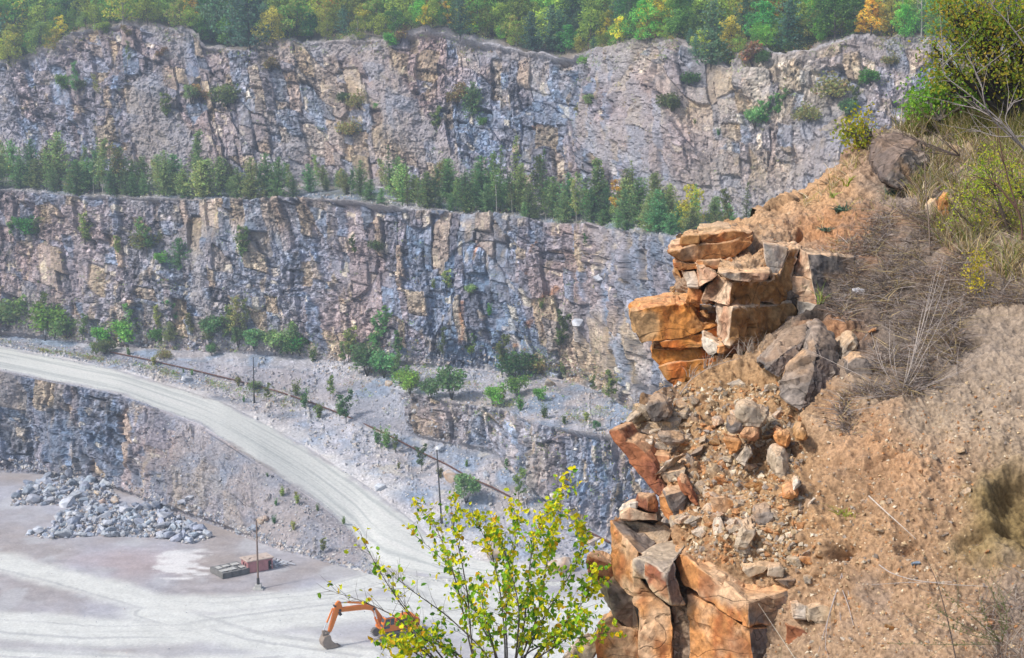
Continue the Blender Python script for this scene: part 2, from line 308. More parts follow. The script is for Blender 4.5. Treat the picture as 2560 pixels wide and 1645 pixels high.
rf_ = seg == SI['rock_face']; deb[rf_] = mixc(deb[rf_] * C(.50, .56, .68), base[rf_], .5 * np.ones(rf_.sum())); deb[rf_] = mixc(deb[rf_], DARK * 1.3, .6 * sst(.0, .5, fbm(Q[rf_] / 5. + 3, 4, 78)))
col = mixc(base, deb, apron * .8)
gcol = mixc(np.tile(LILAC, (len(Q), 1)), DIRT * 1.15, .45 + .9 * fbm(Q / 9., 4, 73))
gcol = mixc(gcol, BLUE * 1.05, sst(-.1, .35, fbm(Q / 6. + 40, 4, 74)) * .8 * ter); gcol = mixc(gcol, C(.17, .185, .22), sst(.05, .4, fbm(Q / np.array([5., 3., 2.]) + 60, 4, 77)) * .65 * ter)
gcol *= (1 + .5 * stone * (.3 + ter) + .35 * (rk[:, 3] - .5) * ter + .16 * fbm(Q / 1.1, 3, 75))[:, None]
gcol = mixc(gcol, CREAM, ter * (.6 * stoneb + .5 * sst(.25, .5, fbm(Q / 4. + 9, 4, 76)) * (seg == SI['rubble_ground'])))
col = mixc(gcol, col, np.maximum(wall, (seg == SI['rock_face']) * .55 + (seg == SI['rock_ledge']) * .5))
# the pit floor: pale dusty wheel tracks over lilac grit
fl = seg == 0
FQ = Q[fl]
def trackdist(pts, n=60):
    a = np.array(pts, float); tt = np.linspace(0, len(a) - 1, n); k = np.arange(len(a))
    pl = Wz(np.interp(tt, k, a[:, 0]), np.interp(tt, k, a[:, 1]), np.zeros(n))[:, :2]
    best = np.full(len(FQ), 1e9); sgn = np.zeros(len(FQ))
    for p0, p1 in zip(pl[:-1], pl[1:]):
        e = p1 - p0; t = np.clip(((FQ[:, :2] - p0) @ e) / (e @ e), 0, 1); q = FQ[:, :2] - p0 - t[:, None] * e
        d = np.hypot(q[:, 0], q[:, 1]); m = d < best; best[m] = d[m]; sgn[m] = np.sign(e[0] * q[m, 1] - e[1] * q[m, 0])
    return best, best * sgn
fw = np.zeros(len(FQ)); rut = np.zeros(len(FQ)); nzf = fbm(FQ / 5., 4, 81)
for pts, wd in [([(-200, 1365), (0, 1405), (200, 1455), (380, 1508), (560, 1512), (800, 1490), (960, 1445), (1000, 1400)], 3.8), ([(-200, 1545), (0, 1565), (220, 1580), (450, 1578), (700, 1545), (900, 1520), (1200, 1520), (1700, 1540)], 5.6),
                ([(380, 1530), (620, 1600), (900, 1640)], 4.6), ([(700, 1640), (420, 1665), (0, 1640)], 3.2), ([(1000, 1390), (1150, 1480), (1300, 1560), (1500, 1640)], 9.0), ([(1180, 1270), (1150, 1380), (1150, 1500)], 6.0)]:
    d, sd = trackdist(pts)
    k = sst(wd + 1.2, wd - 2.2, d + 1.6 * nzf); fw = np.maximum(fw, k)
    rut = np.maximum(rut, k * sst(.15, .6, vn(np.stack([sd / 0.75, FQ[:, 0] / 30., FQ[:, 1] / 30.], 1), 83)))
fcol = gcol[fl] * 1.0
fpx, fpy = pxg[fl], pyg[fl]
fcol = mixc(fcol, C(.42, .30, .28), sst(1.15, .2, np.hypot((fpx - 330) / 190, (fpy - 1405) / 55) + .35 * nzf) * .45)
fcol = mixc(fcol, C(.66, .64, .62), sst(1.1, .5, np.hypot((fpx - 455) / 62, (fpy - 1410) / 44) + .9 * fbm(FQ / np.array([2.5, 1.2, 1]), 4, 84)) * .95)
fcol = mixc(fcol, C(.47, .47, .475), sst(.1, .5, nzf + .6 * sst(500, 1000, fpx) + .5 * sst(1480, 1600, fpy)) * .55)
fcol = mixc(fcol, DUST, fw * .9); fcol = mixc(fcol, C(.36, .36, .36), rut * .6); fcol *= (1 + .12 * fbm(FQ / np.array([3., 1.2, 1.]), 4, 86))[:, None]
col[fl] = fcol
rf_ = seg == SI['rock_face']; col[rf_] = mixc(col[rf_], DUST * .9, sst(880, 960, pxg[rf_]) * .85)
# the haul road
rd = seg == SI['road']; vr = vfrac[rd]; xr = Q[rd]
nz1 = fbm(xr / 6., 3, 91); rutr = .65 * vn(np.stack([vr * 14 + .5 * nz1, Q[rd][:, 0] / 22., Q[rd][:, 1] / 60.], 1), 92) + .6 * vn(np.stack([vr * 42 + .5 * nz1, Q[rd][:, 0] / 14., Q[rd][:, 1] / 40.], 1), 93)
rc_ = np.tile(DUST, (rd.sum(), 1)); rc_ = mixc(rc_, C(.44, .455, .43), sst(.05, .6, rutr) * .85); rc_ = mixc(rc_, C(.70, .68, .64), sst(.15, .6, -rutr) * .5)
edge = np.minimum(vr, 1 - vr); rc_ = mixc(rc_, gcol[rd] * 1.1, sst(.13, .0, edge + .12 * nz1 + .06 * fbm(xr / 1.5, 3, 94)) * .85)
col[rd] = mixc(rc_, gcol[rd], sst(1280, 1420, pxg[rd]))
rg = seg == SI['rubble_ground']
col[rg] = mixc(col[rg], C(.60, .57, .55), sst(.45, .0, vfrac[rg] + .35 * fbm(Q[rg] / np.array([6., 3., 3.]), 4, 95) + .05) * .75)
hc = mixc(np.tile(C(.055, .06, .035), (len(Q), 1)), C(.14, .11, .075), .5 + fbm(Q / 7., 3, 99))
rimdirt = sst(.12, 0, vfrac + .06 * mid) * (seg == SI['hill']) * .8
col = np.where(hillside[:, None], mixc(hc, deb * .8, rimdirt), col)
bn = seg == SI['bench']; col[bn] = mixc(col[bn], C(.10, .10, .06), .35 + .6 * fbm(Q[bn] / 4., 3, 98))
col = np.clip(col, .02, .9)
M_ROCK = attr_mat('quarry_rock', .38, 2.4, .5, .25, .95)
M_GRND = attr_mat('quarry_ground', .16, 2.2, .35, .15, .97)
G = Q2.reshape(NR, NCOL, 3); CG = col.reshape(NR, NCOL, 3)
def grid_faces(nr, nc):
    i = np.arange((nr - 1) * (nc - 1)); r, c = i // (nc - 1), i % (nc - 1); a = r * nc + c
    return np.stack([a, a + 1, a + nc + 1, a + nc], 1)
for k, (nm, _, _, n) in enumerate(SEG):
    r0, r1 = segrow[k], segrow[k + 1] + 1
    g = G[r0:r1]
    o = new_mesh(nm, g.reshape(-1, 3), grid_faces(r1 - r0, NCOL), M_GRND if nm in ('pit_floor', 'road', 'hill', 'far_hill') else M_ROCK, CG[r0:r1].reshape(-1, 3), nm in ('pit_floor', 'road', 'hill', 'far_hill'))
    tag(o, kind='structure')
GPX, GPY, GDEP = proj(G)
def on_quarry(px, py, lo=0, hi=None):
    """the point of the quarry sheet that shows at this place, nearest the camera"""
    c = int(np.clip(round((px - PX[0]) / 2.6), 0, NCOL - 1)); hi = hi or NR
    e = np.abs(GPY[lo:hi, c] - py) + GDEP[lo:hi, c] * 0.02
    return G[lo + int(np.argmin(e)), c]
def on_seg(nm, px, t):
    k = SI[nm]; c = int(np.clip(round((px - PX[0]) / 2.6), 0, NCOL - 1)); r = segrow[k] + t * (segrow[k + 1] - segrow[k]); i = int(min(max(r, 0), NR - 2)); f = r - i
    return G[i, c] * (1 - f) + G[i + 1, c] * f

# the air over the pit
bm = bmesh.new(); bmesh.ops.create_cube(bm, size=1)
me = bpy.data.meshes.new('haze'); bm.to_mesh(me); bm.free()
hz = bpy.data.objects.new('haze', me); COL.objects.link(hz); tag(hz, kind='stuff')
hz.scale = (900, 760, 220); hz.location = (0, 345, 107)
m = bpy.data.materials.new('haze'); m.use_nodes = True; t = m.node_tree
t.nodes.remove(t.nodes['Principled BSDF']); pv = t.nodes.new('ShaderNodeVolumePrincipled')
pv.inputs['Color'].default_value = (.70, .82, 1.0, 1); pv.inputs['Density'].default_value = 0.00062; pv.inputs['Anisotropy'].default_value = 0.2
t.links.new(pv.outputs[0], t.nodes['Material Output'].inputs['Volume']); me.materials.append(m)
#STAGE2
# ------------------------------------------------------------------ plants
class Leaves:
    """gathers trunks, limbs and leaf clumps of one plant"""
    def __init__(s, seed): s.r = np.random.default_rng(seed); s.v = []; s.f = []; s.c = []; s.n = 0; s.tv = []; s.tf = []; s.tc = []; s.tn = 0
    def quads(s, cen, size, col, up=0.3, asp=0.6, droop=None):
        cen = np.asarray(cen, float); n = len(cen); r = s.r
        a = r.normal(size=(n, 3)); a[:, 2] *= 0.7
        if droop is not None: a = a * 0.6 + droop
        a /= np.linalg.norm(a, axis=1, keepdims=True) + 1e-9
        nn = r.normal(size=(n, 3)); nn[:, 2] += up * 3; b = np.cross(nn, a); b /= np.linalg.norm(b, axis=1, keepdims=True) + 1e-9
        sz = (np.asarray(size) * r.uniform(.65, 1.3, n))[:, None]; a = a * sz; b = b * sz * asp
        v = np.stack([cen - a * .5, cen + b * .5, cen + a * .5, cen - b * .5], 1).reshape(-1, 3)
        s.v.append(v); s.f.append(np.arange(4 * n).reshape(n, 4) + s.n); s.n += 4 * n
        s.c.append(np.repeat(np.broadcast_to(col, (n, 3)), 4, axis=0))
    def tube(s, pts, rad, col, k=5):
        pts = np.asarray(pts, float); n = len(pts); rad = np.broadcast_to(rad, (n,))
        d = np.gradient(pts, axis=0); d /= np.linalg.norm(d, axis=1, keepdims=True) + 1e-9
        ref = np.array([0.31, 0.9, 0.2]); x = np.cross(d, ref); x /= np.linalg.norm(x, axis=1, keepdims=True) + 1e-9; y = np.cross(d, x)
        an = np.arange(k) * 2 * math.pi / k
        v = pts[:, None] + rad[:, None, None] * (np.cos(an)[None, :, None] * x[:, None] + np.sin(an)[None, :, None] * y[:, None])
        i = np.arange((n - 1) * k); q, j = i // k, i % k; a = q * k + j; b = q * k + (j + 1) % k
        s.tv.append(v.reshape(-1, 3)); s.tf.append(np.stack([a, b, b + k, a + k], 1) + s.tn); s.tn += n * k
        s.tc.append(np.broadcast_to(col, (n * k, 3)))
    def crown_mesh(s, name, mat): return new_mesh(name, np.concatenate(s.v), np.concatenate(s.f), mat, np.clip(np.concatenate(s.c), .004, .9), False, link=False)
    def wood_mesh(s, name, mat): return new_mesh(name, np.concatenate(s.tv), np.concatenate(s.tf), mat, np.concatenate(s.tc), True, link=False)
    def one_mesh(s, name, mat):
        nt_ = s.n; return new_mesh(name, np.concatenate(s.v + s.tv), np.concatenate(s.f + [f + nt_ for f in s.tf]), mat, np.clip(np.concatenate(s.c + s.tc), .004, .9), False, link=False)
M_LEAF = attr_mat('foliage', .18, 3.0, 0, rough=.7, translucent=.5, rand=.9)
M_BARK = attr_mat('bark', .3, 9.0, .3, .02, .9)
BARK, WHITEBARK = C(.10, .085, .07), C(.42, .40, .36)
def varcol(r, c, n, v=.3): return np.asarray(c) * (1 + v * r.normal(size=(n, 1))) * (1 + .12 * r.normal(size=(n, 3)))

def pine(h, rad, seed, col, dens=1.0, open_=0.0, q=.34):
    L = Leaves(seed); r = L.r
    bend = r.normal(size=2) * .02 * h
    ax = lambda z: np.array([bend[0] * (z / h) ** 2, bend[1] * (z / h) ** 2, z])
    L.tube([ax(z) for z in np.linspace(-.4, h * .97, 7)], np.linspace(.022 * h * .6 + .03, .015, 7), BARK)
    z = h * (.06 + open_ * .5)
    while z < h * .985:
        t = z / h; prof = (1 - t) ** .62 * (1 if t > .18 + open_ * .4 else .55 + .45 * t / .2) + .03
        nb = int(r.integers(5, 8)); ph = r.uniform(0, 6.28)
        for k in range(nb):
            if r.random() < .14 + open_ * .2: continue
            an = ph + k * 6.283 / nb + r.normal() * .25; l = rad * prof * r.uniform(.6, 1.2)
            m = max(2, int(l / (q * .62) * dens)); u = (np.arange(m) + .6) / m
            el = r.uniform(-.12, .38) + .35 * t
            p = ax(z) + np.stack([np.cos(an) * l * u, np.sin(an) * l * u, l * u * el - .18 * l * u * (1 - u)], 1)
            if l > rad * .35: L.tube([ax(z), p[-1]], [.03, .008], BARK, 3)
            for _ in range(3):
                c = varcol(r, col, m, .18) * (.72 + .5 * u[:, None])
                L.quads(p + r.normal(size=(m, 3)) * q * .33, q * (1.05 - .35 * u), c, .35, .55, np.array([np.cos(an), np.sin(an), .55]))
        z += h * .043 * r.uniform(.8, 1.25) + .05
    L.quads([ax(h * s_) for s_ in (.95, .975, 1.0, 1.01)], .3, np.asarray(col) * 1.3, 0, .4, np.array([0, 0, 2.]))
    return L
def broadleaf(h, rad, seed, col, col2=None, n=2600, trunk=.28, q=.33, bark=BARK, lobes=13, thin=0.0, trad=None):
    L = Leaves(seed); r = L.r; col2 = col if col2 is None else col2
    top = np.array([r.normal() * .05 * h, r.normal() * .05 * h, h])
    L.tube([np.array([0, 0, -.5]), top * .35, top * .6 + r.normal(size=3) * .02 * h, top * .92], np.array([1, .75, .5, .12]) * (trad or .018 * h + .04), bark)
    for k in range(lobes):
        t = (k + .5) / lobes; zz = h * (trunk + (1 - trunk) * (.08 + .86 * t)); pr = math.sin(math.pi * min(1, .22 + .78 * t)) ** .7
        an = k * 2.4 + r.normal() * .4; rr = rad * pr * r.uniform(.35, .95); c0 = np.array([math.cos(an) * rr, math.sin(an) * rr, zz + r.normal() * .04 * h]) + top * np.array([t, t, 0])
        s0 = rad * r.uniform(.34, .58) * (.6 + .5 * pr)
        b0 = np.array([top[0] * t * .6, top[1] * t * .6, max(h * .12, zz - rr * .9 - .06 * h)])
        L.tube([b0, (b0 + c0) / 2 + r.normal(size=3) * .03 * h, c0], np.array([.42, .25, .08]) * (.018 * h + .04), bark, 4)
        m = int(n / lobes * r.uniform(.7, 1.3)); d = r.normal(size=(m, 3)); d /= np.linalg.norm(d, axis=1, keepdims=True)
        p = c0 + d * (s0 * (.45 + .6 * r.random(m) ** .6))[:, None] * np.array([1, 1, .72])
        keep = vn(p / (s0 * .55) + seed, 3) > -.25 + thin
        p = p[keep]; m = len(p); cc = np.where(r.random((m, 1)) < .3 + .4 * r.random(), col, col2) * r.uniform(.75, 1.2)
        L.quads(p, q, cc * (1 + .22 * r.normal(size=(m, 1))), .35, .7)
    return L
def birch(h, seed, col, n=420, q=.26, rad=.16, bark=WHITEBARK, stems=1):
    L = Leaves(seed); r = L.r
    for s_ in range(stems):
        lean = r.normal(size=2) * (.05 if stems == 1 else .16) * h; hh = h * r.uniform(.75, 1.0); b = r.normal(size=2) * .1 * (stems > 1)
        ax = lambda t: np.array([b[0] + lean[0] * t * t, b[1] + lean[1] * t * t, hh * t])
        L.tube([ax(t) for t in np.linspace(-.04, 1, 7)], np.linspace(.012 * h * .55 + .02, .01, 7), bark, 4)
        nb = max(6, int(h * 3.2 / stems))
        for k in range(nb):
            t = .22 + .76 * (k + r.random()) / nb; an = r.uniform(0, 6.28); l = h * rad * (1.15 - t) ** .6 * r.uniform(.5, 1.2)
            e = ax(t) + np.array([math.cos(an) * l, math.sin(an) * l, l * r.uniform(.5, 1.1)])
            L.tube([ax(t), e], [.018, .005], bark * .6, 3)
            m = int(n / nb / stems * r.uniform(.6, 1.4)) + 1; u = r.uniform(.25, 1.08, (m, 1))
            L.quads(ax(t) + (e - ax(t)) * u + r.normal(size=(m, 3)) * .13 * (h * .12 + .4), q, varcol(r, col, m, .2), .3, .7)
    return L
def bush(h, rad, seed, col, n=700, q=.2, ndome=5):
    L = Leaves(seed); r = L.r
    for k in range(ndome * 2):
        an = r.uniform(0, 6.28); l = rad * r.uniform(.2, .75); c0 = np.array([math.cos(an) * l, math.sin(an) * l, h * r.uniform(.35, .8)])
        L.tube([np.array([0, 0, -.15]), c0 * np.array([.5, .5, .6]), c0], [.03, .02, .008], BARK, 3)
        m = n // (ndome * 2); d = r.normal(size=(m, 3)); d /= np.linalg.norm(d, axis=1, keepdims=True)
        p = c0 + d * (rad * .48 * r.random((m, 1)) ** .4) * np.array([1, 1, .9]); p[:, 2] = np.abs(p[:, 2])
        L.quads(p, q, varcol(r, col, m, .22) * r.uniform(.8, 1.2), .35, .7)
    return L
def weed(h, seed, col, n=160, q=.16):
    L = Leaves(seed); r = L.r
    for k in range(9):
        e = np.array([r.normal() * .2 * h, r.normal() * .2 * h, h * r.uniform(.55, 1)]); L.tube([e * .0 - [0, 0, .1], e * np.array([.4, .4, .55]), e], [.016, .012, .005], np.asarray(col) * .8, 3)
        m = n // 9; u = r.uniform(.2, 1, (m, 1)); L.quads(e * np.array([.6, .6, 1]) * u + r.normal(size=(m, 3)) * .07 * h, q, varcol(r, col, m, .2), .2, .5)
    return L
def proto(L, nm): return (L.crown_mesh(nm + '_crown', M_LEAF), L.wood_mesh(nm + '_trunk', M_BARK))
PG, PG2, PB = C(.20, .34, .13), C(.29, .42, .15), C(.15, .28, .16)
GRN, GRN2, YGR, YEL, ORNG, OLV, DGRN = C(.22, .45, .08), C(.35, .55, .09), C(.58, .58, .08), C(.88, .68, .05), C(.76, .48, .07), C(.44, .45, .12), C(.14, .30, .10)
PR = {
 'pine': [proto(pine(6.5, 2.6, s, c, 1.2, q=.38), 'pine') for s, c in ((1, PG), (2, PG2), (3, PG), (4, PG2 * .9))],
 'young_pine': [proto(pine(4.2, 2.0, s, c, 1.1, q=.34), 'young_pine') for s, c in ((5, PG2), (6, PG), (7, PG2 * 1.1))],
 'tall_larch': [proto(pine(10, 1.5, s, c, .85, .05, q=.34), 'larch') for s, c in ((8, C(.20, .36, .10)), (9, C(.24, .40, .11)))],
 'birch': [proto(birch(8, s, c, 800, .3), 'birch') for s, c in ((11, C(.22, .34, .12)), (12, C(.27, .37, .12)), (13, C(.32, .36, .12)))],
 'forest_pine': [proto(pine(13, 5.0, s, c, .9, .04, q=.8), 'forest_pine') for s, c in ((14, PB), (15, PB * 1.1), (16, C(.11, .21, .11)))],
 'green': [proto(broadleaf(12, 5.2, s, c, d, 3600, .10, .55), 'tree') for s, c, d in ((17, GRN, GRN2), (18, GRN2, GRN), (19, GRN, DGRN))],
 'olive': [proto(broadleaf(10, 4.4, s, c, d, 3000, .08, .52), 'tree') for s, c, d in ((20, YGR, OLV), (21, OLV, GRN))],
 'lime': [proto(broadleaf(11, 4.2, s, c, d, 3000, .10, .52, WHITEBARK * .7), 'tree') for s, c, d in ((22, C(.16, .26, .05), GRN2), (23, YGR, GRN2))],
 'yellow': [proto(broadleaf(10, 3.6, s, c, d, 2500, .10, .5, BARK, 12, .05), 'tree') for s, c, d in ((24, YEL, YGR * 1.2), (25, YEL, ORNG))],
 'poplar': [proto(broadleaf(11, 1.5, 26, YEL * 1.05, ORNG, 1500, .1, .38, BARK, 14), 'tree')],
 'orange': [proto(broadleaf(7, 2.3, 27, ORNG, YEL, 1400, .14, .38, BARK, 10, .1), 'tree')],
 'dead': [proto(broadleaf(13, 3.4, 28, C(.20, .19, .12), OLV, 800, .3, .34, WHITEBARK * .8, 11, .25), 'tree')],
 'bush': [L_.one_mesh('bush', M_LEAF) for L_ in (bush(2.4, 1.5, 31, GRN * .9, 1000, .26), bush(2.0, 1.7, 32, C(.16, .27, .09), 1000, .26), bush(3.0, 1.3, 33, PG * 1.1, 1000, .26))],
 'dry_bush': [L_.one_mesh('bush', M_LEAF) for L_ in (bush(2.0, 1.6, 34, C(.30, .29, .10), 900, .24), bush(2.2, 1.3, 35, C(.36, .29, .11), 800, .24))],
 'sapling': [L_.one_mesh('sapling', M_LEAF) for L_ in (birch(3.4, 36, C(.20, .34, .10), 560, .25, .24, C(.2, .18, .15)), birch(3.0, 37, C(.26, .37, .11), 520, .25, .26, C(.2, .18, .15), 3), birch(3.8, 38, C(.16, .29, .09), 620, .25, .24, C(.2, .18, .15), 2))],
 'weed': [L_.one_mesh('weed', M_LEAF) for L_ in (weed(1.5, 39, C(.23, .37, .09), 300, .22), weed(1.2, 40, C(.30, .38, .10), 260, .22), weed(1.8, 41, C(.17, .31, .08), 340, .22))],
}
rs = random.Random(7)
def put_tree(kind, name, pos, h, label, cat='tree', group=None, var=None):
    lst = PR[kind]; p = lst[var % len(lst)] if var is not None else rs.choice(lst)
    base = {'pine': 6.5, 'young_pine': 4.2, 'tall_larch': 10, 'birch': 8, 'forest_pine': 13, 'green': 12, 'olive': 10, 'lime': 11, 'yellow': 10, 'poplar': 11, 'orange': 7, 'dead': 13, 'bush': 2.4, 'dry_bush': 2.0, 'sapling': 3.4, 'weed': 1.5}[kind]
    s = h / base; rz = rs.uniform(0, 6.28); sx = s * rs.uniform(.88, 1.14)
    if isinstance(p, tuple):
        e = empty(name, pos, rz, label, cat, group); e.scale = (sx, sx, s)
        for nm, me_ in (('crown', p[0]), ('trunk', p[1])):
            o = bpy.data.objects.new(nm, me_); COL.objects.link(o); o.parent = e
        return e
    o = bpy.data.objects.new(name, p); COL.objects.link(o); o.location = pos; o.rotation_euler = (0, 0, rz); o.scale = (sx, sx, s)
    return tag(o, label, cat, group)
def place_word(px):
    return 'far left end' if px < 250 else 'left part' if px < 650 else 'middle' if px < 1150 else 'right part' if px < 1550 else 'right end by the crag'
def size_word(h): return 'small' if h < 4.2 else 'mid-sized' if h < 6.3 else 'tall'
def M2PX(pos): return F / float(proj(np.array(pos))[2])

# the row of pines along the bench
def bench_h(px):
    return float(np.interp(px, [-300, 0, 100, 300, 450, 600, 760, 850, 920, 1050, 1200, 1400, 1550, 1700, 1850, 2300], [100, 105, 112, 105, 118, 100, 95, 90, 95, 112, 122, 118, 125, 110, 95, 100]))
gb = 'pines along the middle bench'
px = -260.0
while px < 2150:
    rowt = rs.choice([.05, .12, .3, .35, .6, .85]); gap = 690 < px < 960
    pos = on_seg('bench', px, rowt); hpx = bench_h(px) * .9 * rs.uniform(.42, 1.25); h = hpx / M2PX(pos)
    front = 'front edge' if rowt < .2 else 'back' if rowt > .5 else 'middle'
    k = rs.random()
    if k < .42: put_tree('pine', 'pine_tree', pos, h, f'{size_word(h)} dark green pine, {front} of the bench row, {place_word(px)}', 'pine tree', gb)
    elif k < .76: put_tree('young_pine', 'pine_tree', pos, h * .8, f'bushy young green pine, {front} of the bench row, {place_word(px)}', 'pine tree', gb)
    elif k < .93: put_tree('birch', 'birch_tree', pos, h * 1.25, f'thin pale birch with white stem, {front} of bench row, {place_word(px)}', 'birch tree', 'birches among the bench pines')
    else: put_tree('tall_larch', 'larch_tree', pos, h * 1.2, f'slim light green larch, {front} of the bench row, {place_word(px)}', 'larch tree', 'larches among the bench pines')
    px += rs.uniform(6, 17) * (1.9 if gap else 1)
for pxx, top, kind, nm, lab, var in [(1288, 338, 'tall_larch', 'larch_tree', 'tallest bright green larch standing above the middle of the pine row', 1), (1357, 375, 'tall_larch', 'larch_tree', 'second tall light green larch right of the tallest one on the bench', 0), (1500, 365, 'birch', 'birch_tree', 'tall airy pale green birch near the right part of the bench', 1),
        (1080, 400, 'birch', 'birch_tree', 'olive birch rising behind the pines near the bench middle', 2), (480, 350, 'birch', 'birch_tree', 'tall thin birch with white trunk above the left pines', 0), (700, 400, 'birch', 'birch_tree', 'leafy birch at the thin stretch of the pine row', 0), (1556, 440, 'poplar', 'yellow_sapling', 'narrow yellow orange sapling among the right bench pines', 0), (1740, 465, 'yellow', 'yellow_tree', 'small bright yellow tree at the right end of the bench', 0),
        (1830, 445, 'birch', 'birch_tree', 'pale birch with white stem at the right end of the bench', 1), (1650, 420, 'birch', 'birch_tree', 'grey green birch behind the right end of the pine row', 0), (840, 420, 'birch', 'birch_tree', 'birch with a white leaning stem at the gap in the row', 2), (960, 395, 'birch', 'birch_tree', 'half bare birch against the tan slab above the bench', 2)]:
    pos = on_seg('bench', pxx, .45); b = float(proj(np.array(pos))[1]); put_tree(kind, nm, pos, (b - top) / M2PX(pos), lab, nm.replace('_', ' '), None, var)

# the wood on the rim: front rank picked out of the photograph, ranks behind it filling the slope
FRONT = [(40, 150, 75, 'lime', 'light green bushy tree at the left end of the upper rim'), (95, 140, 70, 'green', 'green round tree next to the left rim corner'), (20, 165, 60, 'olive', 'olive low tree at the picture left edge below the rim wood'), (130, 128, 48, 'lime', 'low light green tree on the left rim shoulder'),
 (160, 45, 60, 'olive', 'olive tree above the left rock knob'), (250, 52, 75, 'olive', 'yellowish green tree above the left rock knob'), (195, 60, 50, 'orange', 'small orange tinted tree left on the rim'), (310, 58, 85, 'lime', 'yellow green tree behind the left boulders of the rim'), (370, 60, 70, 'green', 'dark green tree left of the white birch'), (425, 62, 75, 'dead', 'grey half bare birch on the left rim'), (460, 62, 70, 'yellow', 'thin yellow tree beside the bare birch on the left rim'),
 (520, 108, 145, 'forest_pine', 'large blue green pine leftmost of the rim pine group'), (575, 122, 150, 'forest_pine', 'large blue green pine in the middle of the rim pine group'), (635, 125, 140, 'forest_pine', 'large dark pine right in the rim pine group'), (690, 112, 80, 'olive', 'olive tree at the right foot of the rim pine group'), (740, 95, 80, 'olive', 'yellow green tree right of the rim pine group'),
 (865, 50, 110, 'yellow', 'large bright yellow tree near the left third of the rim'), (905, 80, 60, 'lime', 'fresh green tree under the large yellow tree'), (970, 62, 90, 'green', 'green tree right of the large yellow tree'), (1065, 75, 50, 'orange', 'ochre small tree at the notch of the rim'), (1100, 68, 45, 'lime', 'bright green bush like tree at the rim notch'), (1150, 92, 85, 'forest_pine', 'dark round pine right of the rim notch'), (1255, 85, 100, 'green', 'deep green tree above the middle of the rim'), (1285, 115, 60, 'olive', 'brownish green tree on the middle of the rim'),
 (1330, 128, 80, 'forest_pine', 'blue green pine left of the middle pine pair'), (1380, 128, 95, 'forest_pine', 'drooping blue green pine of the middle pine pair'), (1440, 100, 110, 'forest_pine', 'tall dark pine behind the middle pine pair'), (1525, 110, 65, 'yellow', 'yellow tree on the rim right of the middle pines'), (1575, 108, 55, 'orange', 'orange tree on the rim beside the yellow one'), (1620, 105, 85, 'green', 'green tree above the pale right cliff'),
 (1780, 168, 135, 'forest_pine', 'big dark green pine hanging low over the pale cliff'), (1815, 125, 120, 'lime', 'yellow topped green tree behind the low hanging pine'), (1740, 140, 45, 'forest_pine', 'small pine left below the low hanging pine'), (1890, 92, 110, 'poplar', 'tall narrow golden poplar on the right rim'), (1930, 75, 60, 'yellow', 'golden orange tree right of the golden poplar'), (1970, 132, 120, 'forest_pine', 'blue grey pine on the right rim notch'), (2045, 110, 65, 'olive', 'olive tree on the right rim above the rubble'), (2090, 98, 110, 'green', 'large fresh green tree on the right rim'),
 (2180, 86, 85, 'yellow', 'yellow green round tree on the right rim'), (2230, 92, 75, 'olive', 'olive tree left of the bare pale tree'), (2310, 97, 120, 'dead', 'bare pale tree with forked trunk on the right rim'), (2270, 100, 70, 'green', 'dark green tree under the bare pale tree'), (2350, 100, 90, 'green', 'dark green tree right of the bare pale tree')]
CATN = {'forest_pine': 'pine_tree', 'poplar': 'poplar_tree', 'dead': 'bare_tree'}
for pxx, base, hp, kind, lab in FRONT:
    pos = on_quarry(pxx, base, segrow[SI['upper_quarry_cliff']] + 60); put_tree(kind, CATN.get(kind, 'leafy_tree'), pos, hp / M2PX(pos) * 1.2, lab, 'tree', 'trees along the upper rim')
KW = {'green': 'green leafy', 'olive': 'olive leafy', 'lime': 'light green leafy', 'yellow': 'yellow', 'forest_pine': 'dark pine', 'dead': 'bare grey', 'orange': 'orange', 'poplar': 'golden narrow'}
gw = 'trees of the wood behind the rim'
for rk, (t, step, hlo, hhi) in enumerate([(.035, 30, 35, 75), (.12, 38, 70, 120), (.25, 44, 100, 150), (.42, 46, 120, 170), (.62, 52, 130, 180)]):
    px = -330 + rk * 13.0
    while px < 2560:
        pos = on_seg('hill', min(px, 2320), t + rs.uniform(-.04, .04))
        if px > 2320: pos = pos + np.array([(px - 2320) / M2PX(pos), 0, 0])
        k = rs.choice(['green', 'green', 'lime', 'olive', 'forest_pine', 'green', 'lime', 'yellow', 'green', 'orange' if rs.random() < .12 else 'lime', 'poplar' if rs.random() < .3 else 'lime'])
        if 480 < px < 700 or 1300 < px < 1480: k = rs.choice(['forest_pine', 'green', k])
        h = rs.uniform(hlo, hhi) / M2PX(pos)
        side = 'left' if px < 700 else 'middle' if px < 1500 else 'right'
        put_tree(k, CATN.get(k, 'leafy_tree'), pos, h, f'{KW[k]} tree in the {["first", "second", "third", "fourth", "last"][rk]} rank of the {side} rim wood', 'tree', gw)
        px += step * rs.uniform(.7, 1.35)

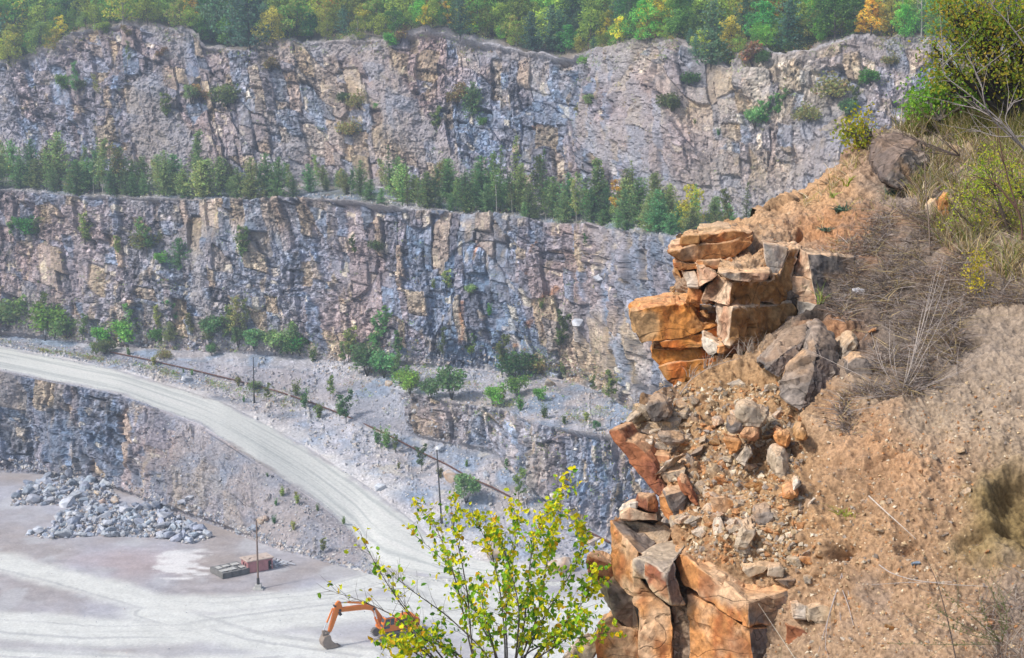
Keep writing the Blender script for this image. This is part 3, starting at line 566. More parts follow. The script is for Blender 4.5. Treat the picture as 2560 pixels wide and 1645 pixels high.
# shrubs on the walls and on the ground below, where the photograph shows them
SHR = [(135, 228, 36, 'bush'), (170, 226, 30, 'bush'), (462, 258, 34, 'bush'), (488, 256, 34, 'dry_bush'), (555, 268, 62, 'bush'), (312, 165, 55, 'birch'), (168, 250, 85, 'birch'), (400, 145, 20, 'dry_bush'), (250, 85, 28, 'bush'), (320, 92, 22, 'dry_bush'), (390, 300, 60, 'sapling'), (225, 250, 55, 'birch'), (680, 180, 28, 'dry_bush'), (845, 255, 26, 'bush'), (885, 272, 40, 'dry_bush'), (930, 275, 22, 'bush'), (855, 340, 40, 'dry_bush'),
 (970, 118, 32, 'bush'), (1000, 105, 32, 'dry_bush'), (1140, 265, 42, 'dry_bush'), (1178, 295, 72, 'young_pine'), (1205, 320, 22, 'bush'), (1075, 340, 60, 'sapling'), (1510, 268, 24, 'bush'), (1480, 280, 14, 'dry_bush'), (1690, 278, 48, 'bush'), (1725, 212, 34, 'bush'), (1470, 170, 26, 'bush'), (1930, 325, 60, 'sapling'), (1960, 300, 55, 'sapling'), (1905, 322, 40, 'bush'), (2050, 305, 42, 'dry_bush'), (2105, 250, 58, 'dry_bush'), (2165, 270, 45, 'sapling'), (2195, 215, 36, 'bush'), (2150, 300, 40, 'bush'), (2240, 165, 25, 'dry_bush'), (1880, 165, 45, 'dry_bush'), (1910, 160, 38, 'bush'), (1740, 310, 14, 'weed'), (1805, 340, 12, 'weed'),
 (30, 610, 55, 'sapling'), (90, 600, 50, 'sapling'), (60, 590, 42, 'bush'), (205, 620, 80, 'sapling'), (290, 640, 45, 'sapling'), (370, 640, 70, 'sapling'), (355, 625, 50, 'dry_bush'), (452, 672, 62, 'young_pine'), (620, 655, 80, 'sapling'), (405, 660, 26, 'bush'), (880, 645, 42, 'sapling'), (930, 628, 30, 'bush'), (1115, 740, 58, 'sapling'), (1085, 720, 24, 'weed'), (1500, 745, 58, 'birch'), (1487, 620, 30, 'sapling'), (1355, 772, 18, 'weed'), (1395, 890, 88, 'sapling'), (1178, 740, 22, 'bush'), (1220, 790, 22, 'weed'),
 (30, 815, 70, 'bush'), (60, 805, 60, 'sapling'), (110, 835, 85, 'sapling'), (140, 840, 70, 'bush'), (170, 845, 55, 'bush'), (210, 850, 50, 'sapling'), (245, 860, 40, 'bush'), (262, 885, 38, 'bush'), (235, 880, 28, 'weed'), (300, 860, 55, 'bush'), (320, 830, 60, 'sapling'), (385, 865, 40, 'bush'), (390, 830, 60, 'sapling'), (425, 850, 38, 'young_pine'), (430, 820, 60, 'sapling'), (480, 850, 70, 'birch'), (530, 850, 35, 'young_pine'), (540, 850, 45, 'bush'), (570, 860, 85, 'sapling'), (585, 855, 100, 'birch'), (620, 850, 95, 'birch'), (600, 868, 38, 'bush'), (640, 875, 40, 'bush'), (690, 885, 45, 'bush'), (735, 880, 62, 'young_pine'), (720, 885, 40, 'bush'), (750, 890, 50, 'bush'), (530, 890, 24, 'bush'), (320, 888, 18, 'weed'), (412, 896, 22, 'dry_bush'), (780, 905, 30, 'weed'), (860, 915, 50, 'sapling'), (875, 905, 80, 'sapling'),
 (940, 895, 95, 'sapling'), (920, 940, 60, 'bush'), (960, 945, 50, 'bush'), (985, 955, 60, 'sapling'), (1010, 975, 45, 'bush'), (1005, 900, 60, 'sapling'), (1045, 985, 50, 'bush'), (1085, 1000, 40, 'bush'), (1130, 1000, 62, 'bush'), (1110, 905, 80, 'birch'), (1182, 895, 55, 'sapling'), (1255, 940, 85, 'sapling'), (1285, 945, 70, 'bush'), (1310, 930, 80, 'birch'), (1330, 930, 40, 'dry_bush'), (1230, 1015, 45, 'bush'), (1255, 1010, 40, 'sapling'), (1290, 985, 40, 'bush'), (1300, 1025, 35, 'weed'), (1345, 1000, 28, 'bush'), (1360, 1045, 26, 'weed'), (1410, 1060, 26, 'weed'), (1480, 985, 40, 'sapling'), (1530, 1015, 75, 'sapling'), (1465, 1055, 28, 'weed'), (1490, 1078, 20, 'bush'), (1400, 940, 30, 'sapling'), (1175, 890, 30, 'bush'),
 (387, 915, 28, 'weed'), (432, 935, 10, 'weed'), (460, 932, 10, 'weed'), (480, 938, 12, 'weed'), (597, 965, 26, 'weed'), (635, 975, 25, 'bush'), (668, 1008, 42, 'sapling'), (610, 1005, 12, 'weed'), (760, 1020, 35, 'weed'), (825, 1000, 52, 'sapling'), (800, 1045, 40, 'weed'), (865, 1060, 60, 'sapling'), (850, 1040, 30, 'weed'), (740, 990, 28, 'weed'), (945, 1110, 30, 'weed'), (990, 1132, 42, 'sapling'), (965, 1120, 36, 'weed'), (1055, 1180, 50, 'sapling'), (1100, 1195, 30, 'weed'), (1165, 1260, 58, 'bush'), (1295, 1260, 75, 'sapling'), (1265, 1185, 32, 'sapling'), (1165, 1165, 16, 'weed'), (998, 1172, 18, 'weed'),
 (705, 1240, 22, 'weed'), (745, 1262, 26, 'weed'), (740, 1240, 14, 'weed'), (795, 1278, 14, 'weed'), (735, 1325, 26, 'weed'), (685, 1310, 16, 'weed'), (808, 1385, 38, 'sapling'), (690, 1265, 14, 'weed'), (670, 1192, 10, 'weed'), (860, 1310, 18, 'weed')]
NMS = {'bush': ('shrub', 'rounded green shrub'), 'dry_bush': ('shrub', 'dry olive brown shrub'), 'sapling': ('sapling', 'thin upright green sapling'), 'weed': ('weed_tuft', 'small bright green weed tuft'), 'birch': ('birch_tree', 'slender birch with thin pale stem'), 'young_pine': ('pine_tree', 'small dark pine')}
def where_word(px, py, pos):
    if py < 345: zone = 'on the upper cliff'
    elif py < 790 and not (px > 1300 and py > 900): zone = 'on the middle cliff face'
    elif px < 800 and py < 905: zone = 'at the foot of the middle cliff'
    elif px < 900 and py > 1180: zone = 'on the slope below the haul road'
    elif px > 820 and py < 1090: zone = 'on the rubble terrace'
    else: zone = 'beside the long rusty pipe'
    a = 'left' if px < 330 else 'centre left' if px < 700 else 'centre' if px < 1150 else 'centre right' if px < 1600 else 'right'
    return f'{zone}, {a}'
for pxx, base, hp, kind in SHR:
    pos = on_quarry(pxx, base, segrow[1], segrow[SI['hill']] + 3); nm, lab = NMS[kind]; h = hp / M2PX(pos)
    put_tree(kind, nm, pos, h * 1.22, f'{"larger" if hp > 48 else "smaller"} {lab} {where_word(pxx, base, pos)}', nm.replace('_', ' '), 'plants growing on the quarry walls and floor')
#STAGE3
# low scrub along the foot of the walls and over the terrace: nobody could count it
L = Leaves(888); r = L.r; bc = []
for (nm, n, t0, t1, xa, xb) in [('rubble_terrace', 900, .1, 1, 820, 1700), ('rubble_ground', 900, .55, 1, -200, 830), ('quarry_cliff', 1500, 0, .16, -200, 1550), ('rock_ledge', 350, .3, 1, 820, 1700), ('bench', 900, .0, .9, -250, 2000), ('upper_quarry_cliff', 700, .0, .98, -200, 2300), ('quarry_cliff', 500, .15, .9, -200, 1600), ('hill', 2400, .0, .08, -300, 2500), ('upper_quarry_cliff', 900, .9, 1, -300, 2400)]:
    for _ in range(n):
        x, t_ = r.uniform(xa, xb), r.uniform(t0, t1)
        if vn(np.array([[x / 60., t_ * 4 + len(nm), 7.3]]))[0] > r.uniform(-.35, .55): bc.append((np.array(on_seg(nm, x, t_)), nm == 'hill'))
for p, hl in bc:
    m = int(r.integers(6, 16)); hh = r.uniform(.3, 1.1) * (1.5 if hl else 1); cc = [GRN, PG, PG2, OLV, C(.30, .33, .13), C(.36, .27, .14)][r.integers(6)] * r.uniform(.7, 1.1)
    L.quads(p + np.c_[r.normal(size=(m, 2)) * hh * .45, r.uniform(0, hh, m)], .26, varcol(r, cc, m, .2), .2, .6)
o = bpy.data.objects.new('low_scrub', L.crown_mesh('low_scrub', M_LEAF)); COL.objects.link(o); tag(o, 'ragged low green scrub along the foot of the quarry walls', 'scrub', None, 'stuff')

# ------------------------------------------------------------------ the near hillside: two dirt sheets given by measured depths
def tps(ctrl):
    a = np.array(ctrl, float); X = a[:, :2] / 500.; n = len(a)
    def phi(r2): return np.where(r2 > 1e-12, r2 * np.log(r2 + 1e-12), 0)
    K = phi(((X[:, None] - X[None]) ** 2).sum(2)) + np.eye(n) * .004; Pm = np.c_[np.ones(n), X]
    M = np.block([[K, Pm], [Pm.T, np.zeros((3, 3))]]); wv = np.linalg.solve(M, np.r_[a[:, 2], 0, 0, 0])
    def f(px, py):
        Y = np.stack([np.ravel(px), np.ravel(py)], 1) / 500.; o = np.empty(len(Y))
        for q in range(0, len(Y), 40000):
            y = Y[q:q + 40000]; o[q:q + 40000] = phi(((y[:, None] - X[None]) ** 2).sum(2)) @ wv[:n] + wv[n] + y @ wv[n + 1:]
        return o.reshape(np.shape(px))
    return f
DA = tps([(1690, 590, 20.0), (1740, 575, 20.3), (1800, 560, 20.6), (1900, 520, 21), (2000, 480, 21.3), (2100, 400, 21.8), (2200, 330, 22.3), (2350, 280, 23), (2560, 215, 23.5), (2950, 180, 24), (1750, 650, 19.3), (1850, 662, 18.0), (1800, 658, 18.1), (1895, 618, 18.7), (1900, 645, 18.35), (1810, 615, 19.5), (1950, 640, 18.7), (1900, 580, 20), (2000, 600, 19.8), (2100, 560, 19.8), (2100, 700, 18.6), (2200, 600, 19.3), (2300, 500, 20),
          (2400, 600, 18.8), (2560, 500, 19.3), (2560, 700, 17.3), (2950, 600, 17.5), (2950, 820, 16), (1800, 760, 19.2), (1950, 800, 18.7), (2200, 800, 17.8), (2400, 820, 16.9)])
DB = tps([(2100, 720, 18.4), (2200, 720, 18.3), (2560, 700, 17.3), (2400, 800, 16.9), (2050, 760, 18.0), (1950, 830, 17.8), (1850, 890, 17.6), (1760, 930, 17.5), (1660, 985, 17.4), (1560, 1060, 17.2), (1530, 1085, 17.1), (1560, 1110, 17.0), (1650, 1150, 16.6), (1750, 1150, 16.4), (1900, 1100, 16.3), (2050, 1050, 16.2), (2200, 1000, 16.0), (2400, 950, 15.8), (2560, 950, 15.5),
          (2950, 900, 14.8), (1700, 1300, 15.8), (1850, 1300, 15.4), (2000, 1300, 15.0), (2200, 1300, 14.6), (2400, 1300, 14.3), (2560, 1300, 14.0), (1800, 1420, 15.1), (1960, 1440, 14.8), (2000, 1500, 14.6), (2000, 1645, 14.0), (2200, 1645, 13.4), (2560, 1645, 12.8), (1950, 1950, 13.2), (2560, 1950, 11.5), (2950, 1300, 13.2), (2950, 1950, 11), (1560, 1400, 15.9), (1700, 1700, 15.1), (1530, 1250, 16.4)])
SAND, OCHRE_D, DUN, ORANGE_D, GREYB, OLIVE_D = C(.66, .42, .235), C(.50, .30, .145), C(.40, .285, .19), C(.62, .285, .115), C(.29, .235, .195), C(.25, .18, .075)
HZONES = [(1800, 600, 160, 60, SAND, 2.), (2000, 470, 120, 70, SAND * C(.95, .9, .85), 1.6), (2120, 380, 60, 40, C(.52, .33, .21), 1.5), (2090, 570, 90, 40, ORANGE_D, 1.5), (1990, 560, 60, 40, C(.47, .31, .2), 1.), (2140, 640, 60, 25, ORANGE_D, .9), (2240, 440, 90, 90, GREYB, 1.2), (2300, 300, 150, 50, C(.45, .36, .26), 1.2),
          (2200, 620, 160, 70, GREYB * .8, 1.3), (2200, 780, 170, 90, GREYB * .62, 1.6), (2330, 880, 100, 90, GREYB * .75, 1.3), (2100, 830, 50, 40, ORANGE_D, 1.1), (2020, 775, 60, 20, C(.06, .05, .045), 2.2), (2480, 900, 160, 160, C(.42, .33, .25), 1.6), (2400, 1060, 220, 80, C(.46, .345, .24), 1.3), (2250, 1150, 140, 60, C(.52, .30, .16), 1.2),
          (1800, 1000, 160, 80, OCHRE_D, 1.3), (1620, 1060, 90, 50, C(.33, .24, .15), 1.1), (1830, 1180, 150, 90, OCHRE_D, 1.3), (1950, 1330, 200, 90, OCHRE_D, 1.2), (2150, 1350, 200, 140, C(.47, .29, .165), 1.2), (2500, 1270, 60, 90, OLIVE_D, 2.2), (2440, 1370, 70, 40, OLIVE_D * 1.15, 1.5), (2300, 1550, 250, 110, C(.47, .31, .19), 1.2), (2540, 1560, 70, 90, GREYB, 1.1), (1690, 1330, 120, 50, C(.45, .31, .19), 1.)]
def near_sheet(name, Df, crest, bottom, x0, x1, left=None, step=2.6):
    px = np.arange(x0, x1, step); top = np.interp(px, *np.array(crest, float).T); bot = np.interp(px, *np.array(bottom, float).T)
    nv = int((bot - top).max() / step); t = np.linspace(0, 1, nv)[:, None]
    X = np.broadcast_to(px, (nv, len(px))); Y = top + (bot - top) * t
    if name == 'hillside': Y = Y + 3.0 * vn(np.stack([X[0] / 14., X[0] * 0, X[0] * 0], 1), 5)[None] * (1 - t) ** 4
    D = Df(X, Y); V = W(X, Y, D)
    # a back slope behind the crest, so the ridge has a far side
    back = [V[0] + np.array([0, k * .35, -.06 * k * k]) for k in range(7, 0, -1)]
    V = np.concatenate([np.array(back), V]); X = np.concatenate([np.repeat(X[:1], 7, 0), X]); Y = np.concatenate([np.repeat(Y[:1], 7, 0), Y])
    nr, nc = X.shape; q = V.reshape(-1, 3); x, y = X.ravel(), Y.ravel()
    n = np.cross(np.gradient(V, axis=1), np.gradient(V, axis=0)).reshape(-1, 3); n /= np.linalg.norm(n, axis=1, keepdims=True) + 1e-9; n *= np.sign((n * (ORG - q)).sum(1))[:, None]
    g1, g2, g3, g4 = fbm(q / .9, 3, 201), fbm(q / .28, 3, 202), fbm(q / .09, 3, 203), fbm(q / .035, 2, 204)
    rid = 1 - np.abs(fbm(q / .45 + 9, 3, 205)) * 2
    f1, f2, of, rn = vor(q / .085, 206); peb = sst(.55, .15, f1) * sst(.72, .95, rn[:, 0])
    F1, F2, OF, RN = vor(q / .23, 207); cob = sst(.5, .2, F1) * sst(.86, .97, RN[:, 0])
    st_ = np.exp(-(((x - 1780) / 260) ** 2 + ((y - 1120) / 230) ** 2)) + .25                # stony ground
    rill = 1 - np.abs(fbm(np.stack([(q[:, 0] + .5 * q[:, 2]) / .55, q[:, 1] / 1.2, (q[:, 2] - .5 * q[:, 0]) / 2.6], 1), 4, 210)) * 2.2
    clod1, _, co_, cr_ = vor(q / .16 + .35 * g3[:, None], 211); clod2, _, c2_, cr2 = vor(q / .07, 212)
    d = .12 * g1 + .075 * g2 + .05 * g3 + .022 * g4 + .05 * np.maximum(rid - .5, 0) - .09 * np.maximum(rill - .55, 0) + .03 * (cr_[:, 0] - .5) * sst(-.1, .4, g2) + .02 * (cr2[:, 0] - .5) + .035 * peb * (.4 + st_) + .08 * cob * st_
    hole = sst(1.15, .55, np.hypot((x - 2545) / 85, (y - 1262 - .25 * (x - 2545)) / 82) + .28 * g2 + .22 * g1 + .1 * g3); d -= .3 * hole
    for (hx, hy, rx, ry, a) in [(2265, 1360, 26, 9, .16), (2100, 1375, 30, 14, .22), (2450, 1330, 60, 10, .12), (1985, 1040, 18, 12, .2), (2000, 1075, 14, 14, .2), (1895, 1135, 16, 8, .15), (2035, 790, 36, 9, .22), (2210, 1150, 50, 7, .12), (1885, 605, 10, 12, .35), (2005, 585, 9, 10, .35), (2420, 850, 40, 12, .15)]:
        d -= a * np.exp(-(((x - hx) / rx) ** 2 + ((y - hy + .35 * (x - hx)) / ry) ** 2))
    q2 = q + n * d[:, None]
    ws = np.full(len(q), .12); cs = np.zeros((len(q), 3)) + .12 * DUN
    wx = x + 34 * g1 + 14 * g2; wy = y + 26 * fbm(q / .7 + 50, 3, 208) + 10 * g3
    for (a, b, rx, ry, c, w_) in HZONES:
        e = w_ * np.exp(-(((wx - a) / rx) ** 2 + ((wy - b) / ry) ** 2)); ws += e; cs += e[:, None] * c
    c = cs / ws[:, None]
    c = c * (1 + .22 * g2 + .22 * g3 + .18 * g4)[:, None]
    c = mixc(c, OCHRE_D * C(1.05, .85, .7), sst(.15, .5, g1) * .35); c = mixc(c, GREYB * 1.1, sst(.1, .5, fbm(q / .55 + 80, 4, 209)) * .45)
    c = mixc(c, C(.72, .56, .36), peb * sst(.93, 1, rn[:, 1]) * .9); c = mixc(c, c * .6, peb * sst(.4, .2, rn[:, 1]) * .6)
    c = mixc(c, mixc(np.tile(C(.55, .42, .28), (len(q), 1)), GREYB * 1.2, (RN[:, 1] > .5) * 1.), cob * st_ * .7)
    keep = np.ones((nr - 1, nc - 1), bool)
    if left is not None:
        L_ = np.array(left, float); keep = (X > np.interp(Y, L_[:, 0], L_[:, 1]))[:-1, :-1]
        keep[:8] = False
    else: keep[:7] = (X[:1, :-1] > 1900)
    fc = grid_faces(nr, nc)[keep.ravel()]
    c = c * .70
    o = new_mesh(name, q2, fc, M_DIRT, np.clip(c, .01, .9), True); tag(o, kind='structure')
    return X, Y, q2.reshape(nr, nc, 3), px, top, bot
M_DIRT = attr_mat('dry_dirt', .48, 26., .9, .02, .97, 10.)
LEFTB = [(1075, 1538), (1110, 1580), (1170, 1622), (1235, 1682), (1260, 1684), (1290, 1672), (1345, 1690), (1372, 1690), (1392, 1592), (1480, 1600), (1645, 1612), (1950, 1650)]
SHA = near_sheet('upper_hillside', DA, [(1690, 592), (1740, 578), (1800, 562), (1870, 546), (1920, 517), (1980, 492), (2030, 467), (2080, 432), (2110, 397), (2150, 357), (2180, 337), (2230, 324), (2300, 302), (2350, 282), (2400, 257), (2560, 217), (2960, 180)], [(1690, 720), (1800, 790), (1950, 820), (2100, 790), (2200, 790), (2960, 820)], 1690, 2960)
SHB = near_sheet('hillside', DB, [(1530, 1080), (1560, 1052), (1600, 1012), (1660, 987), (1700, 962), (1760, 927), (1800, 903), (1850, 882), (1900, 857), (1950, 817), (2000, 782), (2060, 752), (2100, 752), (2200, 745), (2400, 745), (2960, 740)], [(1500, 1950), (2960, 1950)], 1524, 2960, LEFTB)
def on_hill(px, py, sheet=None):
    sh = sheet or (SHA if py < np.interp(px, [1530, 1660, 1760, 1850, 1950, 2060, 2960], [1075, 985, 925, 880, 815, 752, 752]) else SHB)
    X, Y, q, pxs, _, _ = sh; c = int(np.clip(round((px - pxs[0]) / 2.6), 0, len(pxs) - 1)); r = 7 + int(np.argmin(np.abs(Y[7:, c] - py)))
    return q[r, c]

# ------------------------------------------------------------------ rock blocks of the crag
PAL = {'ochre': (C(.51, .235, .085), C(.39, .14, .05), C(.53, .37, .24)), 'orange': (C(.57, .235, .055), C(.56, .16, .035), C(.50, .33, .17)), 'cream': (C(.56, .41, .28), C(.50, .28, .17), C(.44, .40, .35)), 'brown': (C(.36, .185, .07), C(.29, .13, .04), C(.42, .26, .12)),
       'grey': (C(.235, .195, .165), C(.15, .13, .12), C(.40, .24, .125)), 'dark': (C(.17, .13, .11), C(.12, .095, .085), C(.25, .17, .12)), 'rust': (C(.36, .14, .065), C(.23, .085, .05), C(.46, .25, .13)), 'stone': (C(.43, .345, .25), C(.36, .30, .24), C(.50, .34, .19)), 'pale': (C(.60, .53, .44), C(.5, .42, .33), C(.56, .36, .2))}
M_CRAG = attr_mat('crag_rock', .42, 16., .6, .02, .88, 9.)
t = M_CRAG.node_tree; N_, L_ = t.nodes, t.links; bs = N_['Principled BSDF']; src = bs.inputs['Base Color'].links[0].from_socket; tc = [n for n in N_ if n.type == 'TEX_COORD'][0]
mlt = None
for sc_k, w0, w1, dst in ((1.1, .002, .007, .9), (2.7, .0015, .006, .5)):
    mp = N_.new('ShaderNodeMapping'); mp.inputs['Scale'].default_value = (1, 1, 1.5); L_.new(tc.outputs['Object'], mp.inputs[0]); nz = N_.new('ShaderNodeTexNoise'); nz.inputs['Scale'].default_value = sc_k; nz.inputs['Detail'].default_value = 4; nz.inputs['Roughness'].default_value = .35; nz.inputs['Distortion'].default_value = dst; L_.new(mp.outputs[0], nz.inputs['Vector'])
    sb = N_.new('ShaderNodeMath'); sb.operation = 'SUBTRACT'; sb.inputs[1].default_value = .56 if sc_k < 2 else .45; ab = N_.new('ShaderNodeMath'); ab.operation = 'ABSOLUTE'; mr = N_.new('ShaderNodeMapRange'); mr.inputs[1].default_value = w0; mr.inputs[2].default_value = w1; mr.inputs[3].default_value = .62 if sc_k < 2 else .8
    L_.new(nz.outputs[0], sb.inputs[0]); L_.new(sb.outputs[0], ab.inputs[0]); L_.new(ab.outputs[0], mr.inputs[0])
    if mlt is None: mlt = mr.outputs[0]
    else:
        mm = N_.new('ShaderNodeMath'); mm.operation = 'MULTIPLY'; L_.new(mlt, mm.inputs[0]); L_.new(mr.outputs[0], mm.inputs[1]); mlt = mm.outputs[0]
vm = N_.new('ShaderNodeVectorMath'); vm.operation = 'SCALE'; L_.new(src, vm.inputs[0]); L_.new(mlt, vm.inputs['Scale']); L_.new(vm.outputs[0], bs.inputs['Base Color'])
bp0 = [n for n in N_ if n.type == 'BUMP'][0]; bp2 = N_.new('ShaderNodeBump'); bp2.inputs['Strength'].default_value = .8; bp2.inputs['Distance'].default_value = .03; L_.new(mlt, bp2.inputs['Height']); L_.new(bp0.outputs[0], bp2.inputs['Normal']); L_.new(bp2.outputs[0], bs.inputs['Normal'])
def finish_rock(bm, seed, rough, dust, L=.075, bev=.008, pals=('ochre',), grain=None, iters=6, lichen=0):
    if bev: bmesh.ops.bevel(bm, geom=bm.edges[:], offset=bev, segments=1, affect='EDGES', clamp_overlap=True)
    bmesh.ops.triangulate(bm, faces=bm.faces[:])
    for _ in range(iters):
        es = [e for e in bm.edges if e.calc_length() > L]
        if not es or len(bm.verts) > 14000: break
        bmesh.ops.subdivide_edges(bm, edges=es, cuts=1, use_grid_fill=False); bmesh.ops.triangulate(bm, faces=[f for f in bm.faces if len(f.verts) > 3])
    bm.normal_update(); bm.verts.ensure_lookup_table()
    v = np.array([x.co for x in bm.verts]); n = np.array([x.normal for x in bm.verts])
    fi = np.array([min(x.link_faces[0].material_index, len(pals) - 1) if x.link_faces else 0 for x in bm.verts])
    p = v + seed * 3.7
    f1, f2, of, rn = vor(p / .34, 301); g = fbm(p / .5, 3, 302); h = fbm(p / .11, 4, 303)
    d = rough * (.030 * g + .075 * ((rn - .5) * of).sum(1) + .016 * h + .008 * fbm(p / .035, 2, 306))
    v2 = v + n * d[:, None]
    a = np.array([PAL[k] for k in pals])[fi]
    sx = np.array(grain if grain is not None else (1 / .16, 1 / .16, 1 / .7)); g1 = fbm(p * sx, 4, 304); g2 = fbm(p / .45 + 40, 4, 305)
    c = a[:, 0]; c = c + (a[:, 1] - c) * sst(.0, .4, g1)[:, None]; c = c + (a[:, 2] - c) * (sst(.05, .4, g2) * .8)[:, None]
    c = mixc(c, a[:, 1] * .62, sst(.12, .42, fbm(p / .22 + 70, 5, 309)) * .75); c = c * (1 + .34 * h + .24 * fbm(p / .03, 2, 307))[:, None]
    if lichen: c = mixc(c, C(.075, .072, .07), lichen * sst(-.05, .3, fbm(p / .35 + 11, 5, 308)))
    c = mixc(c, SAND * C(.95, .95, .95), dust * sst(.5, .85, n[:, 2] + .25 * g2) * .85)
    for x, q in zip(bm.verts, v2): x.co = q
    return np.clip(c, .01, .9)
def bm_object(bm, name, c, mat, smooth=False):
    me = bpy.data.meshes.new(name); bm.to_mesh(me); bm.free()
    cc = np.ones((len(me.vertices), 4), np.float32); cc[:, :3] = c
    me.attributes.new('Col', 'FLOAT_COLOR', 'POINT').data.foreach_set('color', cc.ravel())
    me.polygons.foreach_set('use_smooth', np.full(len(me.polygons), smooth, bool)); me.polygons.foreach_set('material_index', np.zeros(len(me.polygons), np.int32))
    me.materials.append(mat); o = bpy.data.objects.new(name, me); COL.objects.link(o); return o
NB = [0]
def block(label, verts, T, pals, faces=None, D=None, gx=0., gy=0., rough=1., dust=.8, e=None, name='rock_block', shrink=.94, bev=.009, lichen=0, grain=None, L=.075):
    """a broken block: its seen faces at measured depth, carried T metres back into the hill"""
    NB[0] += 1; v = np.array(verts, float)
    if v.shape[1] == 2:
        c0 = v.mean(0); v = np.c_[v, D + gx * (v[:, 0] - c0[0]) / 100 + gy * (v[:, 1] - c0[1]) / 100]
    w_ = W(v[:, 0], v[:, 1], v[:, 2]); faces = faces or [list(range(len(v)))]
    org = w_.mean(0); w_ = w_ - org; ext = np.array(e if e is not None else (.12, 1, -.02)) * T
    bm = bmesh.new(); bv = [bm.verts.new(q) for q in w_]
    bb = [bm.verts.new(q * np.array([shrink, 1, shrink]) + ext) for q in w_]
    cnt = {}
    for f in faces:
        for a, b in zip(f, f[1:] + f[:1]): cnt[(a, b)] = 1
    for k, f in enumerate(faces): bm.faces.new([bv[i] for i in f]).material_index = k
    loop = [(a, b) for (a, b) in cnt if (b, a) not in cnt]
    for a, b in loop: bm.faces.new([bv[b], bv[a], bb[a], bb[b]]).material_index = 0
    nxt = dict(loop); st0 = loop[0][0]; ring = [st0]
    while nxt[ring[-1]] != st0 and len(ring) < 60: ring.append(nxt[ring[-1]])
    bm.faces.new([bb[i] for i in reversed(ring)])
    used = {i for f in faces for i in f}
    for i in range(len(bv)):
        if not bv[i].link_faces: bm.verts.remove(bv[i])
        if not bb[i].link_faces: bm.verts.remove(bb[i])
    bmesh.ops.recalc_face_normals(bm, faces=bm.faces[:])
    c = finish_rock(bm, NB[0], rough, dust, L, bev, pals if isinstance(pals, (list, tuple)) else [pals], grain, lichen=lichen)
    o = bm_object(bm, name, c, M_CRAG); o.location = org
    return tag(o, label, 'rock')
# --- the overhanging upper crag
block('upper tilted orange slab at the very top of the overhanging crag', [(1746, 588), (1830, 577), (1884, 580), (1876, 600), (1862, 612), (1755, 611)], 1.1, ['ochre', 'cream'], D=18.6, gx=.25)
block('broad orange slab jutting left under the topmost slab of the crag', [(1668, 631), (1735, 614), (1830, 606), (1884, 586), (1878, 604), (1835, 640), (1765, 648), (1703, 654)], 1.2, 'ochre', D=18.45, gx=.3)
block('small brown wedge left between the two top slabs of the crag', [(1706, 592), (1722, 589), (1748, 590), (1745, 606), (1726, 611), (1703, 611)], .9, 'brown', D=18.3)
block('small cream wedge at the left tip above the jutting slab', [(1677, 612), (1700, 609), (1712, 616), (1690, 624), (1677, 626)], .7, 'cream', D=18.5)
block('low sandy slab behind the topmost slab on the crag', [(1745, 570), (1800, 566), (1830, 571), (1800, 584), (1748, 588)], 1.0, 'stone', D=18.9)
block('thin orange course right under the broad jutting slab', [(1685, 657), (1742, 656), (1800, 648), (1800, 672), (1738, 676), (1695, 676)], 1.2, 'ochre', D=18.25, gx=.1)
block('brown underside wedge at the left below the jutting slab', [(1681, 660), (1693, 664), (1706, 697), (1702, 698), (1684, 680)], .7, 'brown', D=18.45, gx=-.2)
block('cream faced block under the thin course, left in the crag', [(1704, 678), (1737, 677), (1746, 700), (1746, 718), (1722, 716)], 1.2, 'cream', D=18.2, gx=-.1)
block('orange block directly above the dark hollow of the crag', [(1720, 718), (1746, 719), (1760, 735), (1790, 762), (1743, 763), (1722, 758)], 1.2, 'ochre', D=18.25, gx=-.1)
block('triangular pale block wedged left of the great rough block', [(1737, 661), (1764, 663), (1795, 686), (1792, 692), (1749, 719)], 1.2, ['cream'], D=17.95, gx=-.2, dust=.95)
block('sand topped lip slab over the great rough block', [(1797, 682), (1850, 679), (1925, 684), (1916, 697), (1870, 707), (1827, 702)], 1.7, 'cream', D=17.68, gx=.15, dust=1.)
block('upper half of the great rough brown block of the crag', [(1797, 690, 18.1), (1830, 704, 17.7), (1821, 765, 17.72), (1764, 749, 18.15), (1767, 722, 18.2), (1925, 700, 18.1), (1943, 684, 18.2), (1975, 622, 18.6), (2000, 622, 18.7), (1983, 690, 18.5), (1990, 755, 18.55)], 1.4, ['cream', 'brown'], [[0, 1, 2, 3, 4], [1, 5, 6, 7, 8, 9, 10, 2]], rough=1.7)
block('lower half of the great rough brown block above the ledge', [(1797, 769, 18.0), (1830, 768, 17.65), (1821, 858, 17.65), (1797, 833, 18.0), (1994, 759, 18.6), (1975, 809, 18.5), (1940, 846, 18.35)], 1.4, ['cream', 'brown'], [[0, 1, 2, 3], [1, 4, 5, 6, 2]], rough=2.0, dust=.3)
block('sandy lit face leaning on top of the great rough block', [(1908, 607), (1974, 620), (1944, 684), (1928, 698), (1914, 660)], .9, 'cream', D=18.3, gx=.25, dust=.6)
block('upper cream pillar block right of the great rough block', [(2001, 622, 18.7), (2018, 634, 18.5), (2040, 750, 18.35), (2028, 698, 18.4), (1983, 691, 18.75), (2137, 641, 18.9), (2132, 700, 18.8), (2085, 742, 18.6)], 1.0, ['cream', 'grey'], [[0, 1, 3, 4], [1, 5, 6, 7, 2, 3]], dust=.5, lichen=.5)
block('lower pink stained pillar block right of the great rough block', [(1983, 693), (2029, 700), (2044, 762), (2000, 752), (1981, 735)], 1.0, 'cream', D=18.45, gx=-.15)
